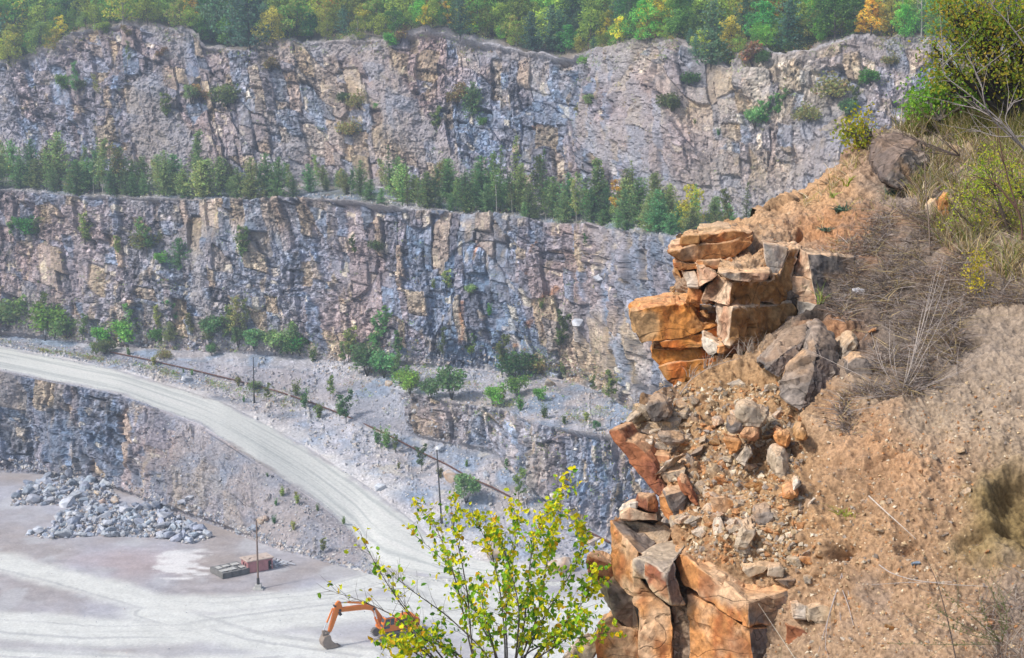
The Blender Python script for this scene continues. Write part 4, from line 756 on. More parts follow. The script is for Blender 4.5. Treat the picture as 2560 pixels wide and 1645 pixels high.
block('pale grey foot block below the pink stained pillar', [(1995, 753), (2022, 756), (2046, 766), (2030, 780), (1997, 790)], .8, 'pale', D=18.4)
block('large bright orange block with pointed left end under the hollow', [(1574, 777), (1640, 766), (1686, 762), (1731, 761), (1752, 800), (1797, 812), (1758, 827), (1700, 846), (1656, 852), (1606, 857), (1590, 830)], 1.5, 'orange', D=18.35, gx=.08, dust=.5, rough=1.3, lichen=.12)
block('thin orange course under the large pointed orange block', [(1648, 855), (1702, 848), (1758, 829), (1797, 816), (1800, 840), (1758, 867), (1698, 870), (1659, 868)], 1.4, 'orange', D=18.4, gx=.08)
block('pale cube shaped block on the ledge under the hollow', [(1758, 838, 18.05), (1795, 862, 17.85), (1794, 881, 17.85), (1779, 890, 17.9), (1758, 874, 18.05), (1822, 860, 17.95), (1824, 868, 17.95)], .7, ['pale', 'ochre'], [[0, 1, 2, 3, 4], [1, 5, 6, 2]], dust=.7)
block('long flat ochre ledge under the great rough block', [(1797, 866), (1860, 858), (1937, 850), (1940, 866), (1839, 884), (1795, 884)], 1.1, 'ochre', D=17.95, gx=.25)
block('orange block in the middle of the lower overhang', [(1630, 871), (1700, 872), (1758, 868), (1779, 892), (1700, 905), (1647, 915), (1625, 893)], 1.3, 'orange', D=18.45, gx=.06)
block('lowest orange block tapering down beneath the overhang', [(1646, 917), (1700, 907), (1779, 895), (1850, 884), (1840, 905), (1788, 915), (1719, 953), (1686, 977), (1683, 962), (1664, 938)], 1.2, 'orange', D=18.45, gx=.06)
# --- grey boulders in the slope
block('dark lichen covered boulder leaning left of the biggest boulder', [(1898, 904, 17.0), (1940, 863, 17.2), (1988, 820, 17.5), (2016, 811, 17.6), (2010, 850, 17.25), (1985, 898, 16.95), (1949, 949, 16.85), (1913, 925, 16.85), (1950, 890, 16.85)], .9, ['grey', 'dark'], [[0, 8, 7], [0, 1, 8], [1, 2, 3, 4, 8], [8, 4, 5, 6, 7]], lichen=.75, dust=.35, name='boulder', rough=1.5, L=.06)
block('biggest grey boulder with rusty streaks in the dirt slope', [(1949, 952, 16.6), (1964, 916, 16.75), (2015, 877, 16.9), (2030, 826, 17.1), (2048, 816, 17.2), (2083, 842, 17.1), (2101, 883, 16.95), (2107, 925, 16.8), (2093, 1055, 16.5), (2081, 1091, 16.4), (2050, 1076, 16.35), (1999, 1029, 16.35), (1952, 990, 16.5), (2030, 950, 16.45), (2040, 880, 16.7)], .9, ['grey', 'grey', 'dark', 'dark'], [[0, 1, 13, 11, 12], [1, 2, 3, 4, 14, 13], [14, 4, 5, 6, 7, 13], [13, 7, 8, 9, 10, 11]], lichen=.75, dust=.2, name='boulder', rough=1.6, L=.06)
block('small grey boulder right behind the biggest boulder', [(2112, 926), (2120, 908), (2140, 895), (2163, 897), (2180, 930), (2175, 985), (2140, 995), (2127, 986)], .7, 'grey', D=16.55, lichen=.6, name='boulder', rough=1.5)
block('narrow brown stone standing behind the biggest boulder', [(2096, 910), (2108, 873), (2131, 850), (2142, 862), (2128, 895), (2112, 932), (2103, 930)], .6, 'stone', D=16.95, lichen=.3, name='boulder', rough=1.4)
block('big grey weathered outcrop high on the ridge under the dry twigs', [(2184, 405, 20.9), (2190, 352, 21.2), (2236, 336, 21.4), (2300, 352, 21.4), (2325, 395, 21.1), (2300, 450, 20.5), (2242, 470, 20.2), (2210, 450, 20.2), (2250, 390, 20.4)], 1.6, ['dark', 'dark', 'grey'], [[0, 1, 8, 7], [1, 2, 3, 8], [8, 3, 4, 5, 6, 7]], dust=.1, name='boulder', rough=1.6, lichen=.3)
block('orange upright stone in the dry grass on the right', [(2352, 500), (2368, 478), (2372, 540), (2366, 570), (2350, 560)], .3, 'ochre', D=19.2, name='boulder')
block('pale upright stone left of the orange one in the dry grass', [(2322, 515), (2338, 495), (2344, 520), (2340, 548), (2324, 550)], .3, 'stone', D=19.3, name='boulder')
# --- the leaning slabs and the lower crag
block('long thin brown slab leaning diagonally at the left edge', [(1526, 1078), (1545, 1075), (1562, 1104), (1585, 1108), (1613, 1132), (1677, 1235), (1650, 1240), (1633, 1225), (1581, 1170), (1557, 1125)], .35, 'rust', D=16.4, gx=-.1, grain=(8, 8, 2), e=(.5, 1, .1))
block('lower continuation of the diagonal leaning slab', [(1642, 1239), (1676, 1238), (1692, 1264), (1732, 1318), (1728, 1342), (1690, 1317), (1648, 1278)], .35, 'ochre', D=15.75, gx=-.15, e=(.5, 1, .1))
block('dark red slab standing behind the diagonal slab', [(1611, 1131), (1674, 1142), (1692, 1200), (1684, 1236), (1650, 1190)], .4, 'rust', D=16.45, gx=-.1)
block('pale thin slab sticking out over the diagonal slab', [(1631, 1190), (1655, 1162), (1683, 1141), (1692, 1144), (1668, 1158), (1646, 1187)], .3, 'pale', D=16.1, e=(.6, .8, .0), bev=.01)
block('grey brown block below the pale thin slab', [(1655, 1179), (1690, 1176), (1717, 1170), (1710, 1190), (1700, 1207), (1670, 1210)], .5, 'stone', D=16.05)
block('dark square pillar stone between the leaning slabs', [(1663, 1239), (1703, 1227), (1716, 1241), (1708, 1290), (1700, 1312), (1681, 1276)], .5, ['grey'], D=15.75, gx=.2)
block('red brown slab leaning right of the dark pillar stone', [(1700, 1204), (1712, 1208), (1748, 1262), (1740, 1266), (1722, 1252)], .4, 'rust', D=15.7)
block('red cube shaped stone at the left on the lower ledge', [(1589, 1266, 15.8), (1596, 1239, 15.85), (1620, 1240, 15.75), (1618, 1279, 15.7), (1639, 1238, 15.85), (1642, 1278, 15.8)], .45, ['rust', 'ochre'], [[0, 1, 2, 3], [2, 4, 5, 3]], e=(.1, 1, -.22))
block('cream flat stone under the red cube shaped stone', [(1550, 1283), (1572, 1272), (1606, 1278), (1646, 1281), (1648, 1306), (1594, 1300), (1552, 1298)], .6, 'cream', D=15.8, e=(.1, 1, -.22))
block('small pale stone left of the red cube shaped stone', [(1551, 1276), (1561, 1262), (1590, 1256), (1588, 1270), (1568, 1276)], .4, 'pale', D=15.85, e=(.1, 1, -.22))
block('long ochre slab lying in the dirt above the lower crag', [(1772, 1244), (1810, 1243), (1865, 1269), (1856, 1284), (1816, 1282), (1784, 1279)], .5, ['ochre'], D=15.45, gx=.1, e=(.1, 1, -.22))
block('tall orange corner block of the lower crag with stony top', [(1527, 1301, 15.75), (1556, 1337, 15.5), (1597, 1380, 15.2), (1590, 1440, 15.25), (1640, 1490, 15.2), (1677, 1518, 15.15), (1682, 1590, 15.1), (1676, 1740, 15.1), (1597, 1740, 15.2), (1596, 1532, 15.25), (1582, 1492, 15.4), (1535, 1449, 15.7), (1530, 1402, 15.75), (1606, 1388, 15.25), (1648, 1362, 15.75), (1692, 1335, 16.05), (1645, 1300, 16.4), (1562, 1288, 16.4)], .5, ['ochre', 'grey'], [[0, 1, 2, 3, 4, 5, 6, 7, 8, 9, 10, 11, 12], [0, 17, 16, 15, 14, 13, 2, 1]], grain=(9, 9, 1.2), dust=.1, e=(.1, 1, -.3), rough=.9)
block('grey topped capstone between the two big orange faces', [(1584, 1397, 15.0), (1640, 1362, 15.5), (1690, 1343, 15.8), (1729, 1345, 15.75), (1684, 1400, 15.0), (1664, 1440, 14.75), (1642, 1420, 14.85), (1613, 1399, 14.95), (1587, 1441, 15.05), (1613, 1447, 14.95), (1625, 1470, 14.9), (1677, 1513, 14.8), (1714, 1513, 14.9), (1700, 1483, 14.95)], .6, ['stone', 'grey', 'rust', 'dark'], [[0, 7, 6, 5, 4, 3, 2, 1], [0, 8, 9, 7], [7, 9, 10, 11, 5, 6], [5, 11, 12, 13, 4]], dust=.15, rough=.8, e=(.1, 1, -.3))
block('long orange top block of the lower crag with a square right end', [(1686, 1379, 15.25), (1717, 1391, 15.1), (1746, 1420, 14.95), (1824, 1469, 14.6), (1868, 1509, 14.35), (1871, 1567, 14.35), (1816, 1532, 14.6), (1738, 1483, 14.95), (1712, 1466, 15.1), (1688, 1404, 15.25), (1975, 1472, 14.75), (1963, 1561, 14.7)], 1.2, ['ochre', 'grey'], [[0, 1, 2, 3, 4, 5, 6, 7, 8, 9], [4, 10, 11, 5]], grain=(9, 9, 1.5), dust=.7)
block('great orange wall block under the long top block', [(1714, 1486, 15.08), (1738, 1488, 14.97), (1816, 1537, 14.62), (1872, 1573, 14.38), (1894, 1740, 14.38), (1738, 1740, 15.0), (1729, 1645, 15.02), (1718, 1518, 15.06), (1964, 1566, 14.72), (1960, 1740, 14.72)], 1.2, ['ochre', 'dark'], [[0, 1, 2, 3, 4, 5, 6, 7], [3, 8, 9, 4]], grain=(9, 9, 1.2), dust=.2)
block('narrow cream strip of rock between the orange faces', [(1688, 1520), (1714, 1528), (1729, 1645), (1735, 1740), (1684, 1740), (1684, 1590)], .9, 'cream', D=15.25, gx=-.15, grain=(9, 9, 1.2), e=(.1, 1, -.22))
block('red brown cap of the leftmost block of the lower crag', [(1469, 1390), (1500, 1400), (1530, 1414), (1534, 1440), (1512, 1455), (1489, 1452), (1476, 1440)], .9, 'rust', D=15.9, gx=.1, dust=.9, e=(.1, 1, -.22))
block('grey leftmost block of the lower crag below its red cap', [(1490, 1453, 16.0), (1512, 1457, 15.85), (1535, 1442, 15.9), (1584, 1493, 15.8), (1598, 1577, 15.75), (1582, 1574, 15.8), (1532, 1545, 15.75), (1500, 1490, 15.95)], 1.0, ['stone', 'dark'], [[0, 1, 6, 7], [1, 2, 3, 4, 5, 6]], e=(.1, 1, -.22))
block('orange block at the lower left foot of the crag', [(1495, 1565), (1527, 1548), (1579, 1575), (1597, 1581), (1600, 1740), (1500, 1740), (1492, 1605)], 1.0, 'ochre', D=15.75, gx=-.1, grain=(9, 9, 1.5), e=(.1, 1, -.22))
block('pale sloping slab at the bottom left foot of the crag', [(1405, 1655), (1440, 1626), (1492, 1598), (1497, 1618), (1470, 1665), (1420, 1740)], .8, 'pale', D=15.9, gx=-.1, e=(.1, 1, -.22))
block('small red stone at the right foot of the square crag end', [(1965, 1560), (2005, 1570), (2022, 1580), (2018, 1630), (1982, 1632), (1966, 1605)], .6, 'rust', D=14.35, dust=.6, e=(.1, 1, -.22))
block('tan cube stone right of the square crag end', [(1975, 1507), (2000, 1503), (2016, 1516), (2014, 1546), (1982, 1548)], .5, 'cream', D=14.4, dust=.7, e=(.1, 1, -.22))
block('rounded tan stone beside the tan cube stone', [(2020, 1522), (2050, 1512), (2090, 1518), (2096, 1552), (2060, 1566), (2024, 1552)], .5, 'stone', D=14.3, dust=.7, e=(.1, 1, -.22))
block('flat tan stone on the dirt above the square crag end', [(1858, 1426), (1890, 1412), (1922, 1418), (1910, 1432), (1872, 1446)], .4, 'stone', D=14.85)
block('second flat tan stone beside the first above the crag end', [(1922, 1420), (1950, 1416), (1960, 1424), (1958, 1444), (1918, 1440)], .4, 'stone', D=14.75)
# --- stones bedded in the slope
for lab, pts, D_, pal in [('large grey block bedded in the middle of the stony slope', [(1838, 1025), (1855, 1012), (1885, 1017), (1924, 1042), (1902, 1075), (1865, 1071), (1842, 1048)], 16.1, 'stone'), ('rust faced block under the large grey block', [(1804, 1093), (1830, 1096), (1858, 1100), (1848, 1130), (1822, 1145)], 16.0, 'ochre'), ('grey stone left under the large grey block', [(1813, 1060), (1838, 1052), (1856, 1066), (1850, 1082), (1820, 1082)], 16.05, 'grey'),
        ('small rusty wedge right under the large grey block', [(1856, 1080), (1880, 1076), (1896, 1090), (1880, 1100), (1852, 1096)], 16.0, 'rust'), ('pale grey angular stone in the lower stony slope', [(1834, 1162), (1863, 1109), (1876, 1125), (1885, 1132), (1865, 1172)], 15.85, 'stone'), ('banded orange stone under the biggest boulder', [(1934, 1083), (1955, 1080), (1979, 1093), (1969, 1127), (1940, 1112)], 15.9, 'ochre'), ('dark hollow edged stone under the biggest boulder', [(1985, 1085), (2005, 1068), (2022, 1090), (2010, 1106), (1984, 1102)], 15.9, 'brown'),
        ('upright rounded brown stone in the middle of the dirt slope', [(1929, 1136), (1950, 1132), (1962, 1150), (1972, 1200), (1952, 1206), (1934, 1188)], 15.65, 'stone'), ('big flat grey boulder overhanging the left rubble ledge', [(1616, 1012), (1640, 1003), (1668, 1001), (1683, 1030), (1670, 1049), (1638, 1068), (1618, 1036)], 16.8, 'grey'), ('grey stone slab under the flat overhanging boulder', [(1641, 1084), (1672, 1086), (1716, 1100), (1700, 1112), (1655, 1112)], 16.55, 'grey'),
        ('pale flat stone at the tip of the left rubble ledge', [(1590, 1112), (1608, 1100), (1634, 1104), (1630, 1116), (1592, 1118)], 16.7, 'pale'), ('tan slab leaning at the tip of the left rubble ledge', [(1563, 1056), (1590, 1032), (1602, 1030), (1600, 1040), (1570, 1060)], 16.95, 'stone'), ('pale sharp stone in the middle of the dirt slope', [(1978, 1225), (1990, 1200), (2000, 1205), (1998, 1222), (1985, 1232)], 15.2, 'pale'), ('ochre wedge below the pale sharp stone', [(1956, 1240), (1975, 1228), (1996, 1236), (1985, 1246), (1962, 1248)], 15.2, 'ochre'),
        ('large layered tan rock half buried above the lower crag', [(1838, 1370), (1850, 1330), (1862, 1318), (1898, 1320), (1892, 1345), (1868, 1378)], 15.1, 'stone'), ('dark layered grey stone in the slope above the lower crag', [(1884, 1280), (1930, 1272), (1936, 1295), (1915, 1318), (1895, 1310)], 15.3, 'grey')]:
    block(lab, pts, .4, pal, D=D_ - .12, rough=1.3, dust=.5, name='stone', bev=.03, L=.05)
#STAGE4
# ------------------------------------------------------------------ loose stones
def stone_mesh(seed, name, pals, flat=.6, n=14, rough=.6, L=.28, mat=None, dust=.3):
    r = np.random.default_rng(seed); p = r.normal(size=(n, 3)); p /= (np.abs(p) ** 4).sum(1, keepdims=True) ** .25 * .93; p *= np.array([.62, .5, .5 * flat]) * r.uniform(.85, 1.1, (n, 1))
    bm = bmesh.new(); [bm.verts.new(q) for q in p]; bmesh.ops.convex_hull(bm, input=bm.verts[:])
    for v in [v for v in bm.verts if not v.link_faces]: bm.verts.remove(v)
    bmesh.ops.recalc_face_normals(bm, faces=bm.faces[:])
    c = finish_rock(bm, seed + .37, rough, dust, L, .03, pals, None, 3)
    o = bm_object(bm, name, c, mat or M_CRAG); me = o.data; bpy.data.objects.remove(o); return me
ST_NEAR = [stone_mesh(500 + k, 'stone', [['stone'], ['cream'], ['grey'], ['ochre'], ['pale'], ['stone'], ['brown']][k], [.5, .6, .7, .5, .45, .8, .6][k], L=.2) for k in range(7)]
M_BOULD = attr_mat('boulder_rock', .22, 3., .3, .05, .93, 6., rand=.45)
PAL['bl'] = (C(.34, .38, .45), C(.27, .30, .36), C(.46, .46, .48)); PAL['bl2'] = (C(.46, .48, .52), C(.36, .38, .43), C(.55, .53, .51)); PAL['bl3'] = (C(.50, .40, .30), C(.45, .32, .2), C(.5, .47, .44))
ST_FAR = [stone_mesh(600 + k, 'boulder', [['bl'], ['bl2'], ['bl'], ['bl2'], ['bl'], ['bl3']][k], [.8, .75, .95, .7, 1., .8][k], 20, .25, .6, M_BOULD, 0) for k in range(6)]
def put_stone(me, name, pos, size, label, cat, group, sink=.15):
    o = bpy.data.objects.new(name, me); COL.objects.link(o); o.location = Vector(pos) - Vector((0, 0, size * sink * .3))
    o.rotation_euler = (rs.gauss(0, .35), rs.gauss(0, .35), rs.uniform(0, 6.28)); o.scale = (size * rs.uniform(.8, 1.3), size * rs.uniform(.8, 1.2), size * rs.uniform(.75, 1.2))
    return tag(o, label, cat, group)
# the heap of blasted blocks on the pit floor: two tongues, measured outline
HEAP1 = [(25, 1265), (45, 1225), (100, 1195), (200, 1188), (270, 1215), (300, 1250), (280, 1268), (200, 1268), (120, 1262)]
HEAP2 = [(60, 1338), (130, 1320), (150, 1280), (270, 1262), (420, 1278), (500, 1325), (525, 1345), (480, 1360), (380, 1345), (250, 1340), (130, 1348), (75, 1340)]
def inside(poly, x, y):
    c = False; n = len(poly)
    for i in range(n):
        x1, y1 = poly[i]; x2, y2 = poly[i - 1]
        if (y1 > y) != (y2 > y) and x < (x2 - x1) * (y - y1) / (y2 - y1) + x1: c = not c
    return c
def edge_d(poly, x, y):
    d = 1e9
    for i in range(len(poly)):
        (x1, y1), (x2, y2) = poly[i - 1], poly[i]; t = max(0, min(1, ((x - x1) * (x2 - x1) + (y - y1) * (y2 - y1)) / ((x2 - x1) ** 2 + (y2 - y1) ** 2 + 1e-9)))
        d = min(d, math.hypot(x - x1 - t * (x2 - x1), (y - y1 - t * (y2 - y1)) * 1.8))
    return d
cnt = 0; spots = []
for tries in range(60000):
    if cnt >= 298: break
    P_ = HEAP1 if rs.random() < .42 else HEAP2
    x, y = rs.uniform(20, 530), rs.uniform(1180, 1365)
    if not inside(P_, x, y): continue
    sz = rs.choice([1.0, 1.1, 1.3, 1.5, 1.7, 2.2]) * rs.uniform(.85, 1.2) * .72
    if any(abs(x - a) < (sz + b_) * 4.0 and abs(y - b) < (sz + b_) * 2.3 for a, b, b_ in spots): continue
    spots.append((x, y, sz)); ed = min(edge_d(P_, x, y), 40); hgt = ed / 40 * 1.5 * (P_ is HEAP2) + ed / 40 * 1.2 * (P_ is HEAP1)
    pos = on_quarry(x, y, 20, segrow[2]); pos = np.array(pos); pos[2] = max(pos[2], 0) + hgt * .4 + sz * .22
    tan_ = 235 < x < 300 and 1235 < y < 1262 and rs.random() < .5
    big = 'large' if sz > 1.2 else 'small' if sz < .85 else 'mid-sized'
    put_stone(ST_FAR[5] if tan_ else ST_FAR[rs.randrange(5)], 'boulder', pos, sz, (f'{big} tan boulder at the right end of the rear rubble heap' if tan_ else f'{big} pale grey boulder in the {"rear" if P_ is HEAP1 else "front"} tongue of the rubble heap, {"left" if x < 180 else "right" if x > 340 else "middle"}'), 'boulder', 'boulders of the rubble heap', -.3)
    cnt += 1
# single rocks lying on the ground of the quarry
for x, y, sz, lab in [(466, 952, 1.5, 'pale block lying alone beside the haul road'), (482, 1247, 1.3, 'pale stone on the slope above the rubble heap'), (470, 1257, 1.2, 'dark stone beside the pale one above the rubble heap'), (1130, 1200, 2.0, 'tan boulder left of the round shrub near the pipe'), (1100, 1128, 1.6, 'pale boulder right of the tall dark pole'), (950, 1222, 1.4, 'white stone on the road edge below the pipe'), (1375, 962, 1.5, 'tan boulder on the rubble terrace'), (995, 955, 1.6, 'pale boulder at the edge of the rubble terrace'), (972, 963, 1.3, 'pinkish boulder on the terrace edge'), (1435, 1335, 1.9, 'rounded boulder at the foot of the lower wall'), (1480, 1360, 1.6, 'pinkish boulder left of the crag base'), (1505, 1365, 1.3, 'blue grey boulder near the crag base'),
        (1222, 1335, 2.2, 'flat pale block at the end of the haul road'), (1235, 1385, 2.4, 'flat tan block behind the leafy shrub'), (1395, 1425, 3.0, 'dark brown boulder behind the right side of the shrub'), (1470, 1425, 2.2, 'dark boulder left of the red capped rock'), (1290, 1192, 1.4, 'small pale boulder by the lower pipe end'), (1212, 1190, 1.2, 'grey boulder by the lower pipe end'), (638, 1322, 1.2, 'small whitish rock on the slope above the pole'), (655, 1306, 1.2, 'tan rock on the slope above the pole'), (668, 1300, 1.1, 'brown rock on the slope above the pole'), (600, 1328, 1.1, 'white rock left above the pole top'), (1510, 700, 1.4, 'white boulder on the middle cliff right of the red band'), (1462, 812, 1.7, 'round white boulder lodged in the right cliff face')]:
    pos = on_quarry(x, y, 20, segrow[SI['bench']]); put_stone(ST_FAR[3] if 'white' in lab or 'pale' in lab else ST_FAR[5] if 'tan' in lab or 'brown' in lab or 'pink' in lab else ST_FAR[rs.randrange(5)], 'boulder', np.array(pos) + [0, 0, sz * .2], sz, lab, 'boulder', None, 0)
# stones on the near slope, thickest on the ledges of the crag
def hill_stones(n, box, smin, smax, where, group, kinds=None, flat=1.):
    k = 0
    for _ in range(n * 30):
        if k >= n: break
        x, y = rs.uniform(box[0], box[2]), rs.uniform(box[1], box[3])
        if len(box) > 4 and not inside(box[4], x, y): continue
        j = rs.choice(kinds or range(7)); sz = smin * (smax / smin) ** rs.random()
        nm = ['tan', 'cream', 'grey', 'rusty', 'pale', 'buff', 'brown'][j]
        p = on_hill(x, y); k += 1
        put_stone(ST_NEAR[j], 'stone', p, sz, f'{"bigger" if sz > .5 * (smin + smax) else "smaller"} {nm} stone {where}', 'stone', group)
hill_stones(46, (1560, 1010, 1730, 1120, [(1560, 1075), (1640, 1005), (1700, 985), (1725, 1010), (1715, 1110), (1640, 1120), (1575, 1100)]), .08, .25, 'in the rubble of the left ledge', 'stones on the left rubble ledge', [0, 2, 2, 4, 5])
hill_stones(60, (1660, 1220, 1900, 1345, [(1670, 1290), (1700, 1215), (1800, 1225), (1900, 1250), (1890, 1320), (1780, 1345), (1720, 1340)]), .06, .19, 'scattered above the lower crag', 'stones above the lower crag', [0, 1, 1, 2, 3, 4, 5])
hill_stones(70, (1680, 950, 1960, 1240, [(1690, 1000), (1780, 930), (1900, 900), (1960, 1060), (1960, 1230), (1800, 1230), (1700, 1200)]), .05, .18, 'bedded in the ochre dirt slope', 'stones in the ochre dirt slope', [0, 1, 2, 3, 5, 6])
hill_stones(30, (1830, 1250, 2060, 1460), .06, .17, 'on the bare dirt right of the crag', 'stones on the bare dirt right of the crag')
hill_stones(24, (2000, 1100, 2500, 1600), .04, .11, 'on the wide bare dirt slope', 'stones on the wide bare dirt slope')
k0 = 0
for x, y, sz, j in [(1556, 1318, .2, 2), (1572, 1338, .26, 2), (1602, 1332, .34, 0), (1650, 1328, .32, 2), (1620, 1305, .26, 2), (1590, 1318, .2, 2), (1628, 1365, .36, 5), (1662, 1348, .2, 2), (1580, 1300, .16, 4), (1612, 1348, .18, 0)]:
    pos = W(np.array(x), np.array(y), np.array(15.55)); pos = pos + ray(x, y) * (0.2 + (1385 - y) * .0068); put_stone(ST_NEAR[j], 'stone', pos, sz, f'{"bigger" if sz > .25 else "smaller"} {["tan","","grey","","pale","buff"][j]} stone on the flat top of the tall corner block', 'stone', 'stones on the tall corner block')
b_ = tag(put_stone(ST_NEAR[2], 'stone', on_hill(2285, 1397), .11, 'single blue grey stone on the wide bare dirt slope', 'stone', None), None)
b2 = b_.data.copy(); b_.data = b2; ca = b2.attributes['Col'].data; arr = np.tile(np.array([.25, .31, .38, 1], np.float32), (len(ca), 1)) * np.random.default_rng(3).uniform(.7, 1.2, (len(ca), 1)); ca.foreach_set('color', arr.astype(np.float32).ravel())
put_stone(ST_NEAR[3], 'stone', on_hill(2178, 822), .09, 'little orange stone among the dry twigs', 'stone', None)
put_stone(ST_NEAR[3], 'stone', on_hill(1826, 642), .2, 'small rounded orange stone on the sandy crag top', 'stone', None)
# grit: too many to count
r = np.random.default_rng(77); v, f, c = [], [], []; nv = 0
base8 = np.array([[1, 0, 0], [-1, 0, 0], [0, 1, 0], [0, -1, 0], [0, 0, .7], [0, 0, -.7]]); f8 = np.array([[0, 2, 4], [2, 1, 4], [1, 3, 4], [3, 0, 4], [2, 0, 5], [1, 2, 5], [3, 1, 5], [0, 3, 5]])
for (n, x0, y0, x1, y1, s0, s1) in [(3600, 1560, 960, 2000, 1420, .012, .055), (2600, 1880, 950, 2560, 1640, .010, .028), (500, 1700, 570, 2000, 660, .008, .02)]:
    for _ in range(n):
        x, y = r.uniform(x0, x1), r.uniform(y0, y1)
        if x > 2430 and 1140 < y < 1400: continue
        if y > 950 and x < np.interp(y, [p[0] for p in LEFTB], [p[1] for p in LEFTB]) + 25: continue
        p = on_hill(x, y); q = base8 * r.uniform(.6, 1.3, (6, 3)) * (s0 * (s1 / s0) ** (r.random() ** 1.6)); A = np.array(Matrix.Rotation(r.uniform(0, 6.28), 3, Vector(r.normal(size=3))))
        v.append(q @ A + p); f.append(f8 + nv); nv += 6
        cc = [C(.60, .44, .26), C(.42, .29, .17), C(.33, .27, .22), C(.50, .25, .11), C(.64, .54, .40)][r.integers(5)] * r.uniform(.6, 1.05); c.append(np.tile(cc, (6, 1)))
tag(new_mesh('gravel', np.concatenate(v), np.concatenate(f), M_DIRT, np.concatenate(c), False), 'loose ochre grit and gravel strewn over the near dirt slope', 'gravel', None, 'stuff')

r = np.random.default_rng(78)
def loose(name, label, items):
    v, f, c = [], [], []
    for k, (p, sz, cc) in enumerate(items):
        q = base8 * r.uniform(.6, 1.25, (6, 3)) * sz * .5; A = np.array(Matrix.Rotation(r.uniform(0, 6.28), 3, Vector(r.normal(size=3)))); v.append(q @ A + p); f.append(f8 + 6 * k); c.append(np.tile(cc, (6, 1)))
    return tag(new_mesh(name, np.concatenate(v), np.concatenate(f), M_ROCK, np.clip(np.concatenate(c), .02, .9), False), label, 'rubble', None, 'stuff')
SC = [C(.40, .42, .47), C(.52, .50, .49), C(.30, .32, .37), C(.50, .42, .37), C(.60, .57, .52), C(.22, .24, .28)]
it = []
while len(it) < 2600:
    P_ = HEAP1 if r.random() < .4 else HEAP2; x, y = r.uniform(20, 530), r.uniform(1180, 1365)
    if not inside(P_, x, y): continue
    ed = min(edge_d(P_, x, y), 40); p = np.array(on_quarry(x, y, 20, segrow[2])); p[2] = max(p[2], 0) + ed / 40 * 1.0 * r.random(); it.append((p, r.uniform(.4, 1.0), SC[r.integers(5)] * r.uniform(.8, 1.1)))
loose('heap_rubble', 'small pale blue grey fragments filling the heap under the boulders', it)
it = []
for (nm, n, lo, hi, t0, t1, xa, xb) in [('rock_face', 1100, .3, 1.1, 0, .13, -150, 930), ('rubble_ground', 5200, .2, .85, .2, 1, -100, 1750), ('rubble_terrace', 2400, .25, .9, 0, 1, 780, 1750), ('rock_ledge', 1500, .25, .9, 0, 1, -100, 1700), ('rock_face', 1300, .2, .7, .0, .95, 350, 930), ('bench', 1200, .25, .9, 0, .3, -200, 2000), ('road', 260, .15, .4, 0, .08, -100, 1000), ('road', 260, .15, .45, .92, 1, -100, 1000), ('quarry_cliff', 1300, .3, .9, 0, .10, -200, 1700), ('pit_floor', 500, .12, .35, .2, .98, -200, 1500)]:
    for _ in range(n): it.append((np.array(on_seg(nm, r.uniform(xa, xb), r.uniform(t0, t1))), lo * (hi / lo) ** (r.random() ** 2), SC[r.integers(6)] * r.uniform(.75, 1.1)))
loose('rubble', 'broken stone strewn over the benches, slopes and road edges of the quarry', it)

# ------------------------------------------------------------------ works in the pit
def MB():
    return bmesh.new()
def bx(bm, c, s, rot=None):
    r_ = bmesh.ops.create_cube(bm, size=1); M_ = Matrix.Translation(c) @ (rot.to_4x4() if rot is not None else Matrix.Identity(4)) @ Matrix.Diagonal((*s, 1)); bmesh.ops.transform(bm, matrix=M_, verts=r_['verts']); return r_['verts']
def cyl(bm, a, b, ra, rb=None, n=10):
    a, b = Vector(a), Vector(b); d = b - a; r_ = bmesh.ops.create_cone(bm, cap_ends=True, segments=n, radius1=ra, radius2=ra if rb is None else rb, depth=d.length)
    bmesh.ops.transform(bm, matrix=Matrix.Translation((a + b) / 2) @ d.to_track_quat('Z', 'Y').to_matrix().to_4x4(), verts=r_['verts'])
def prism(bm, prof, y0, y1):
    """side outline in x,z carried from y0 to y1"""
    a = [bm.verts.new((x, y0, z)) for x, z in prof]; b = [bm.verts.new((x, y1, z)) for x, z in prof]; n = len(prof)
    bm.faces.new(a); bm.faces.new(list(reversed(b)))
    for i in range(n): bm.faces.new([a[i - 1], a[i], b[i], b[i - 1]])
def part(bm, name, mat, parent, bev=0.0, label=None):
    bmesh.ops.recalc_face_normals(bm, faces=bm.faces[:])
    if bev: bmesh.ops.bevel(bm, geom=[e for e in bm.edges if e.calc_face_angle(0) > .5], offset=bev, segments=2, affect='EDGES', clamp_overlap=True)
    me = bpy.data.meshes.new(name); bm.to_mesh(me); bm.free(); me.materials.append(mat)
    o = bpy.data.objects.new(name, me); COL.objects.link(o)
    if parent: o.parent = parent
    if label: o['label'] = label
    return o
M_OR = plain('orange_paint', (.72, .20, .018), .45, 0, .22, 1.5); M_BLK = plain('black_steel', (.035, .034, .033), .6, 0, .3); M_TRK = plain('dusty_track_steel', (.17, .155, .14), .85, .1, .35, 3, .3); M_STL = plain('worn_steel', (.30, .24, .19), .6, .3, .35, 3)
M_GLS = plain('cab_glass', (.05, .075, .085), .08, 0, .2); M_CHR = plain('piston_chrome', (.75, .76, .78), .2, .9, .05); M_LGR = plain('pale_grey_paint', (.55, .57, .6), .5, 0, .1)
ep = on_quarry(975, 1592, 5, segrow[1]); EX = empty('excavator', (ep[0], ep[1], .06), math.atan2(-.93, -1.7), 'orange crawler excavator resting its bucket on the pale pit floor', 'excavator')
